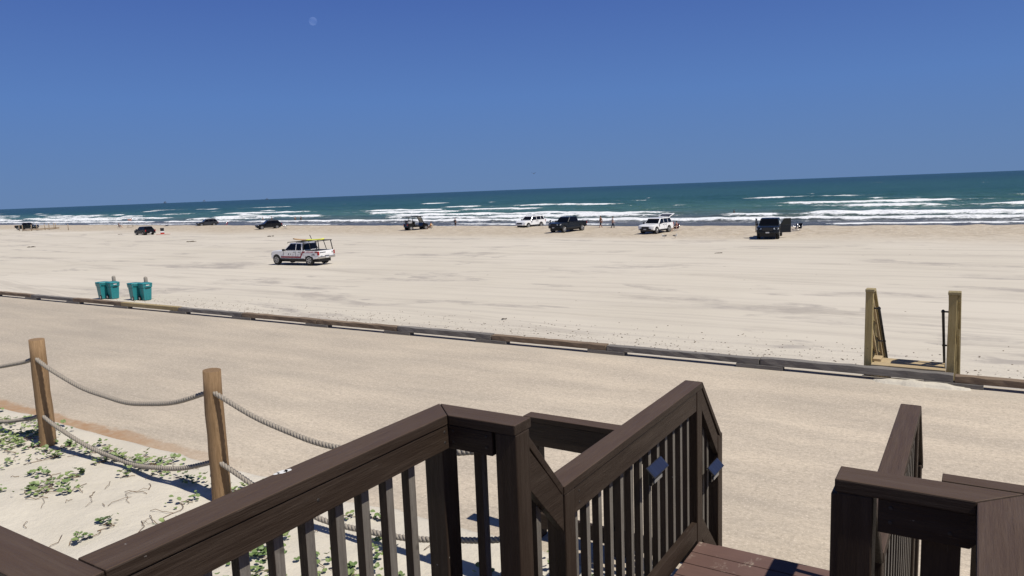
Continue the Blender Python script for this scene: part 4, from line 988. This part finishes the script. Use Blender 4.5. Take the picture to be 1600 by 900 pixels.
def fold_chair(clabel, c, rz, mat):
    T = thing('beach_chair', clabel, 'chair', c, rz, 'folding chairs on the beach')
    m = MB(); m.hexa([(-.22, -.24, .30), (.26, -.24, .32), (.26, .24, .32), (-.22, .24, .30), (-.22, -.24, .32), (.26, -.24, .34), (.26, .24, .34), (-.22, .24, .32)]); m.build('seat', mat, T)
    m = MB(); m.hexa([(-.24, -.25, .34), (-.22, -.25, .34), (-.22, .25, .34), (-.24, .25, .34), (-.38, -.25, .90), (-.36, -.25, .90), (-.36, .25, .90), (-.38, .25, .90)]); m.build('backrest', mat, T)
    for s_ in (-1, 1):
        m = MB(); m.tube([(.30, s_*.27, .0), (-.24, s_*.27, .36), (-.37, s_*.27, .92)], .014, 6); m.tube([(-.28, s_*.27, .0), (.28, s_*.27, .36)], .014, 6); m.tube([(-.30, s_*.28, .56), (.24, s_*.28, .54)], .018, 6); m.build('side_frame', CHR, T)
seat_person('person sitting in a folding chair behind the raised tailgate of the white SUV', put(1056, 361.6), R(195), PINK, BLKC, cloth((.20, .03, .05), 'dark_red_canvas'), 'dark red folding chair behind the white SUV with raised tailgate')
seat_person('person in an orange top sitting beside the buggy', put(673, 359.2), R(160), cloth((.55, .28, .10), 'orange_cloth'), BLKC, cloth((.55, .48, .36), 'cream_canvas'), 'cream folding chair beside the buggy')
seat_person('person lounging in a chair far left near the water, left of the small table', put(187, 356.2), R(10), NAVY, BLKC, cloth((.03, .03, .04), 'black_canvas'), 'black folding chair far left near the water')
fold_chair('red folding chair between the dark grey SUV and the black SUV', put(353, 353.6), R(180), cloth((.40, .03, .04), 'red_canvas'))
fold_chair('pale folding chair right behind the black SUV', put(446, 357.6), R(30), cloth((.55, .55, .52), 'white_canvas'))
fold_chair('dark folding chair right of the boxy white SUV', put(857, 353.6), R(200), cloth((.02, .03, .05), 'dark_blue_canvas'))
fold_chair('dark folding chair nearest to the open doors of the black pickup', put(1240, 362.6), R(170), cloth((.03, .02, .03), 'dark_canvas'))
fold_chair('dark folding chair at the far right end of the camp by the open pickup', put(1247, 362.0), R(200), BLKC)
SZ = lambda x, y, zz: (lambda q: Vector((q.x, q.y, zz)))(px(x, y, SEA+.05))
for (x, y, l, rz, sh, dzz) in ((411, 346.5, 'bather left of the other, in the surf behind the black SUV', 20, None, -.35), (425, 346, 'bather right of the other, in the surf behind the black SUV', 190, NAVY, -.35), (461.5, 345, 'bather in the surf above the white patrol pickup, left of its companion', 90, None, -.6), (470.5, 344.5, 'bather in the surf above the white patrol pickup, right of its companion', 90, NAVY, -.6), (711.5, 353.5, 'lone bather standing in shallow water right of the buggy', 40, NAVY, -.25), (1147, 334, 'bather up to the chest in the surf left of the black pickup with open doors', 200, BLKC, -1.0)):
    person(l, SZ(x, y, SEA+dzz+.05), R(rz), 'stand', SK1, sh, BLKC, group='bathers in the surf')

# small camp items
def box_item(name, label, cat, loc, rz, parts):
    T = thing(name, label, cat, loc, rz)
    for nm, b, mat in parts: m = MB(); m.box(*b); m.build(nm, mat, T, .02)
    return T
REDP = flat('red_plastic', (.42, .03, .02), .4)
box_item('cooler', 'black cooler box on a red and white one, right of the small black car', 'cooler', put(254, 366), R(20), [('lower_box', (-.32, .32, -.25, .25, 0, .30), REDP), ('white_lid', (-.33, .33, -.26, .26, .302, .56), WHT), ('upper_box', (-.30, .30, -.24, .24, .562, 1.05), BLK), ('lid', (-.33, .33, -.26, .26, 1.052, 1.12), BLK)])
m = MB(); m.box(-1.2, 1.2, -.35, .35, .0, .02); tag(m.build('beach_towel', cloth((.50, .16, .12), 'coral_towel'), loc=put(255, 366.8, z=BZ0+.10), rz=R(5)), 'coral red towel spread in front of the coolers', 'towel')
T = thing('camp_table', 'small dark table standing near the water at the far left', 'table', put(204, 356), R(8))
m = MB(); m.box(-.65, .65, -.35, .35, .68, .72); m.build('tabletop', BLK, T)
for a in (-1, 1):
    for b in (-1, 1): m = MB(); m.tube([(a*.6, b*.3, 0), (a*.6, b*.3, .68)], .02, 6); m.build('leg', BLK, T)
T = thing('beach_flag', 'faded peach coloured flag on a pole near the camp table', 'flag', put(207, 355), 0)
m = MB(); m.tube([(0, 0, 0), (0, 0, 2.3)], .025, 6); m.build('pole', CHR, T)
m = MB(); m.prism([(0, 1.55), (-1.0, 1.7), (-1.05, 2.05), (-.5, 1.98), (0, 2.28)], -.01, .01, 'y'); m.build('cloth', cloth((.55, .33, .28), 'peach_cloth'), T)
m = MB(); m.ball((0, 0, .18), .35, (1.5, .7, .55)); m.ball((-.6, .1, .12), .2, (1.6, .8, .5)); tag(m.build('duffel_bag', BLKC, loc=put(261, 354.6)), 'dark duffel bag on the sand left of the dark grey SUV', 'bag')
# far wooden walkway
T = thing('wooden_walkway', 'low wooden walkway with bare upright posts at the far left', 'walkway', (0, 0, 0))
a = put(42, 361.2, z=BZ0); b = put(93, 357.6, z=BZ0); d = (b-a).normalized(); n_ = Vector((-d.y, d.x, 0))
WK = weathered('u', (.26, .20, .14), (.40, .32, .23), (.12, .09, .06), 'walkway_wood')
m = MB(); q = [a+n_*0, b+n_*0, b+n_*1.3, a+n_*1.3]; m.hexa([v+Vector((0, 0, .12)) for v in q]+[v+Vector((0, 0, .45)) for v in q]); m.build('deck', WK, T)
for i, f in enumerate((0.0, .14, .42, .55, .80, .88, .96)):
    for sd_ in ((0,) if i % 2 else (1.3,)):
        c = a.lerp(b, f)+n_*sd_; m = MB(); m.tube([c+Vector((0, 0, -.2)), c+Vector((random.uniform(-.1, .1), 0, 1.55))], .085, 8); m.build('post', WK, T)
for x, y, l in ((107, 359.6, 'bare wooden post standing apart right of the far walkway'), (30.5, 361, 'bare wooden post in front of the dark green pickup')):
    m = MB(); m.tube([(0, 0, -.2), (0, 0, 1.5)], .08, 8); tag(m.build('bare_post', WK, loc=put(x, y)), l, 'post', 'lone posts near the far walkway')
# seaweed, gulls
SW = flat('dry_seaweed', (.05, .035, .02), .95)
def clump(x, y, s_, l):
    m = MB(); c = put(x, y); 
    for k in range(14): 
        a = random.uniform(0, 6.28); rr = random.uniform(0, .35)*s_; m.ball((rr*math.cos(a)*1.8, rr*math.sin(a), random.uniform(0, .06)*s_), random.uniform(.05, .13)*s_, (1.5, 1, .6), 0, 1)
    tag(m.build('seaweed_clump', SW, loc=c), l, 'seaweed', 'dark seaweed clumps on the sand')
for x, y, s_, l in ((49, 386.5, 1.1, 'seaweed clump on the sand below the far left pickup'), (299, 378, 1.2, 'seaweed clump on the sand right of the small black car'), (422, 369.5, .9, 'seaweed clump between the black SUV and the white patrol pickup'), (188, 366.5, .7, 'seaweed clump left of the small black car'), (787, 499, .28, 'twig-like seaweed clump just beyond the middle of the promenade edge'), (1442, 357.5, .9, 'seaweed clump near the water right of the open pickup'), (1527, 358, 1.2, 'seaweed clump near the water at the far right'), (1122, 396, .5, 'tiny seaweed clump left of and below the open pickup')): clump(x, y, s_, l)
GW = flat('gull_white', (.6, .6, .58), .8); GB = flat('gull_grey', (.10, .09, .08), .8)
def gull(l, loc, rz):
    m = MB(); m.ball((0, 0, .24), .12, (1.9, .85, .85)); m.ball((.20, 0, .38), .062); m.tube([(.14, 0, .28), (.20, 0, .37)], [.06, .045], 8); m.tube([(.25, 0, .375), (.33, 0, .36)], [.015, .004], 6)
    b = m.build('gull', GW); m = MB(); m.ball((-.06, .07, .27), .10, (2.2, .3, .7)); m.ball((-.06, -.07, .27), .10, (2.2, .3, .7)); m.build('wing', GB, b)
    for s_ in (-1, 1): m = MB(); m.tube([(0, s_*.04, 0), (0, s_*.04, .16)], .01, 6); m.build('leg', flat('gull_leg', (.4, .2, .05), .6), b)
    b.location = loc; b.rotation_euler = (0, 0, rz); tag(b, l, 'bird', 'gulls'); return b
gull('gull on the sand below the white SUV with raised tailgate, left of the other', put(1038, 372.5), R(170)); gull('gull on the sand below the white SUV with raised tailgate, right of the other', put(1055, 372), R(20))
m = MB(); q = px(834, 271, 2.5) ; d = Vector((40.8, 1163.4, 23.96)).normalized()*190
m.ball((0, 0, 0), .10, (2.2, .9, .9)); m.hexa([(-.1, .0, 0), (.12, .0, 0), (-.05, .65, .22), (-.12, .65, .22), (-.1, .0, .02), (.12, .0, .02), (-.05, .65, .235), (-.12, .65, .235)]); m.hexa([(-.1, .0, 0), (.12, .0, 0), (-.05, -.65, .22), (-.12, -.65, .22), (-.1, .0, .02), (.12, .0, .02), (-.05, -.65, .235), (-.12, -.65, .235)])
tag(m.build('flying_bird', GB, loc=d+Vector((0, 0, 2.6)), rz=R(60)), 'small dark bird flying above the horizon near the middle', 'bird')

# offshore platforms on the horizon
RIG = flat('rig_steel', (.10, .11, .13), .8)
for i, (x, y, h) in enumerate(((258, 317, 30), (319, 314.6, 28), (417, 311, 18))):
    a_, b_ = x-800, 450-y; a2 = a_*math.cos(r)+b_*math.sin(r); D = 9000; c = Vector((a2/1160*D, D, SEA))
    T = thing('offshore_platform', ('leftmost offshore platform, a tiny dark shape on the horizon', 'middle offshore platform, a tiny dark shape on the horizon', 'rightmost and lowest offshore platform on the horizon')[i], 'oil platform', c, R(20*i), 'platforms on the horizon')
    for a in (-1, 1):
        for b in (-1, 1): m = MB(); m.tube([(a*12, b*10, 0), (a*9, b*8, h*.42)], 2.2, 8); m.build('leg', RIG, T)
    m = MB(); m.box(-11, 11, -9, 9, h*.42, h*.55); m.box(-6, 5, -6, 6, h*.55, h*.72); m.build('deck', RIG, T)
    m = MB(); m.tube([(4, 0, h*.68), (5, 0, h)], [3, .8], 6); m.build('derrick', RIG, T)

# daytime moon: a lit grey ball behind the blue air
MN = bpy.data.materials.new('moon'); MN.use_nodes = True; t_ = MN.node_tree; t_.nodes.clear()
df = t_.nodes.new('ShaderNodeBsdfDiffuse'); df.inputs[0].default_value = (.035, .04, .05, 1); tr = t_.nodes.new('ShaderNodeBsdfTransparent'); ad = t_.nodes.new('ShaderNodeAddShader'); oo = t_.nodes.new('ShaderNodeOutputMaterial')
t_.links.new(df.outputs[0], ad.inputs[0]); t_.links.new(tr.outputs[0], ad.inputs[1]); t_.links.new(ad.outputs[0], oo.inputs[0])
m = MB(); m.ball((0, 0, 0), 100, sub=5); a_, b_ = 489-800, 450-33; a2 = a_*math.cos(r)+b_*math.sin(r); b2 = -a_*math.sin(r)+b_*math.cos(r)
d = Vector((a2, 1150*math.cos(p)+b2*math.sin(p), -1150*math.sin(p)+b2*math.cos(p))).normalized()*20000
tag(m.build('moon', MN, loc=d), 'pale daytime moon high in the blue sky, left of centre', 'moon')

# ---------------------------------------------------------------- beach vines, twigs, shell debris
LEAF = NT('vine_leaf'); _o = LEAF.mapping(); LEAF.out(LEAF.mix(LEAF.ramp(LEAF.noise(_o, 5, 3), [(.3, 0), (.7, 1)]), (.10, .165, .05), (.24, .29, .11)), .45, spec=.45); LEAF.b.inputs['Subsurface Weight'].default_value = 0
LEAFM = LEAF.m; STEM = flat('vine_stem', (.16, .10, .05), .85)
m = MB(); rs = random.Random(3)
def leaf(c, s_, yaw, tilt):
    c = Vector(c); mt = Euler((tilt, 0, yaw)).to_matrix(); pts = []
    out = [(0, 0), (.5, .15), (.62, .55), (.30, .92), (0, .78), (-.30, .92), (-.62, .55), (-.5, .15)]
    vv = [m.bm.verts.new(c+mt @ Vector((x*s_, y*s_, abs(x)*.35*s_))) for x, y in out]
    ctr = m.bm.verts.new(c+mt @ Vector((0, .45*s_, -.03*s_)))
    for k in range(8): m.bm.faces.new((vv[k], vv[(k+1) % 8], ctr))
CL = []
def clumpv(u, v, n, rr):
    CL.append((u, v))
    for _ in range(n):
        a = rs.uniform(0, 6.28); q = rr*rs.random()**.6; x, y = u+q*math.cos(a)*1.3, v+q*math.sin(a)
        if y > 4.25: continue
        s_ = rs.uniform(.022, .050); leaf((x, y, dz(x, y)+rs.uniform(.012, .06)), s_, rs.uniform(0, 6.28), rs.uniform(-.2, .8))
for k in range(1300):
    u = rs.uniform(-15, -1.9); v = rs.uniform(.2, 4.15)
    dn = .32+.5*(u < -9.0)+.25*(v > 3.0 and u < -6.5)+.35*(v < 2.2)-.25*(u > -8.0 and u < -5.5 and v < 2.6)
    if rs.random() < dn: clumpv(u, v, rs.randint(3, 14), rs.uniform(.03, .13))
for k in range(14):                              # the trailing strand under the rope's shadow
    u = -8.2+k*.24; clumpv(u, 3.9-.04*math.sin(k), 9, .10)
for k in range(60): clumpv(rs.uniform(-12.5, -8.8), rs.uniform(3.0, 4.1), 30, .25)
for k in range(40): clumpv(rs.uniform(-4.8, -1.9), rs.uniform(2.3, 3.5), 16, .14)
tag(m.build('vine_leaves', LEAFM), 'patches of round green vine leaves creeping over the pale sand', 'ground vines', kind='stuff').rotation_euler = (0, 0, -TH)
m = MB()
for k in range(0, len(CL), 2):                   # runners joining neighbouring clumps
    a = CL[k]; nb_ = sorted(CL, key=lambda q: (q[0]-a[0])**2+(q[1]-a[1])**2)[1:4]; b = rs.choice(nb_)
    if abs(a[0]-b[0]) > .9 or b[1] > 4.2 or a[1] > 4.2 or a == b: continue
    pts = []
    for i in range(8):
        f = i/7; x = a[0]+(b[0]-a[0])*f+.04*math.sin(f*9+k); y = a[1]+(b[1]-a[1])*f+.04*math.cos(f*7+k)*math.sin(f*3.14); y = min(y, 4.22); pts.append((x, y, dz(x, y)+.006+.012*math.sin(f*5+k)**2))
    m.tube(pts, .0028, 5)
for k in range(420):
    u = rs.uniform(-14, -1.9); v = rs.uniform(.4, 4.1); a = rs.uniform(0, 6.28); L = rs.uniform(.05, .35); n = 5; pts = []
    for i in range(n):
        x = u+math.cos(a)*L*i/n; y = v+math.sin(a)*L*i/n; a += rs.uniform(-.22, .22); pts.append((x, y, dz(x, y)+.008+.02*rs.random()*(i % 2)))
    if max(q[1] for q in pts) < 4.2: m.tube(pts, rs.uniform(.0015, .0032), 5)
tag(m.build('twigs', STEM), 'dry brown twigs and vine stems scattered on the pale sand', 'twigs', kind='stuff').rotation_euler = (0, 0, -TH)
m = MB()
for k in range(1700):
    u = rs.uniform(-46, 14); v = 23.6+abs(rs.gauss(0, 1))*1.7
    if rs.random() > .35+.65*vnoise(np.array([u*.35]), np.array([v*.5]), 9)[0]*1.2: continue
    s_ = rs.uniform(.008, .024); z = float(beach_z(np.array([u]), np.array([v]))[0]); m.ball((u, v, z+.01), s_, (rs.uniform(.8, 2.2), 1, .5), 0, 1)
tag(m.build('beach_debris', flat('shell_debris', (.16, .12, .08), .9, var=.5, scale=2)), 'small dark bits of shell and weed along the foot of the promenade', 'debris', kind='stuff').rotation_euler = (0, 0, -TH)
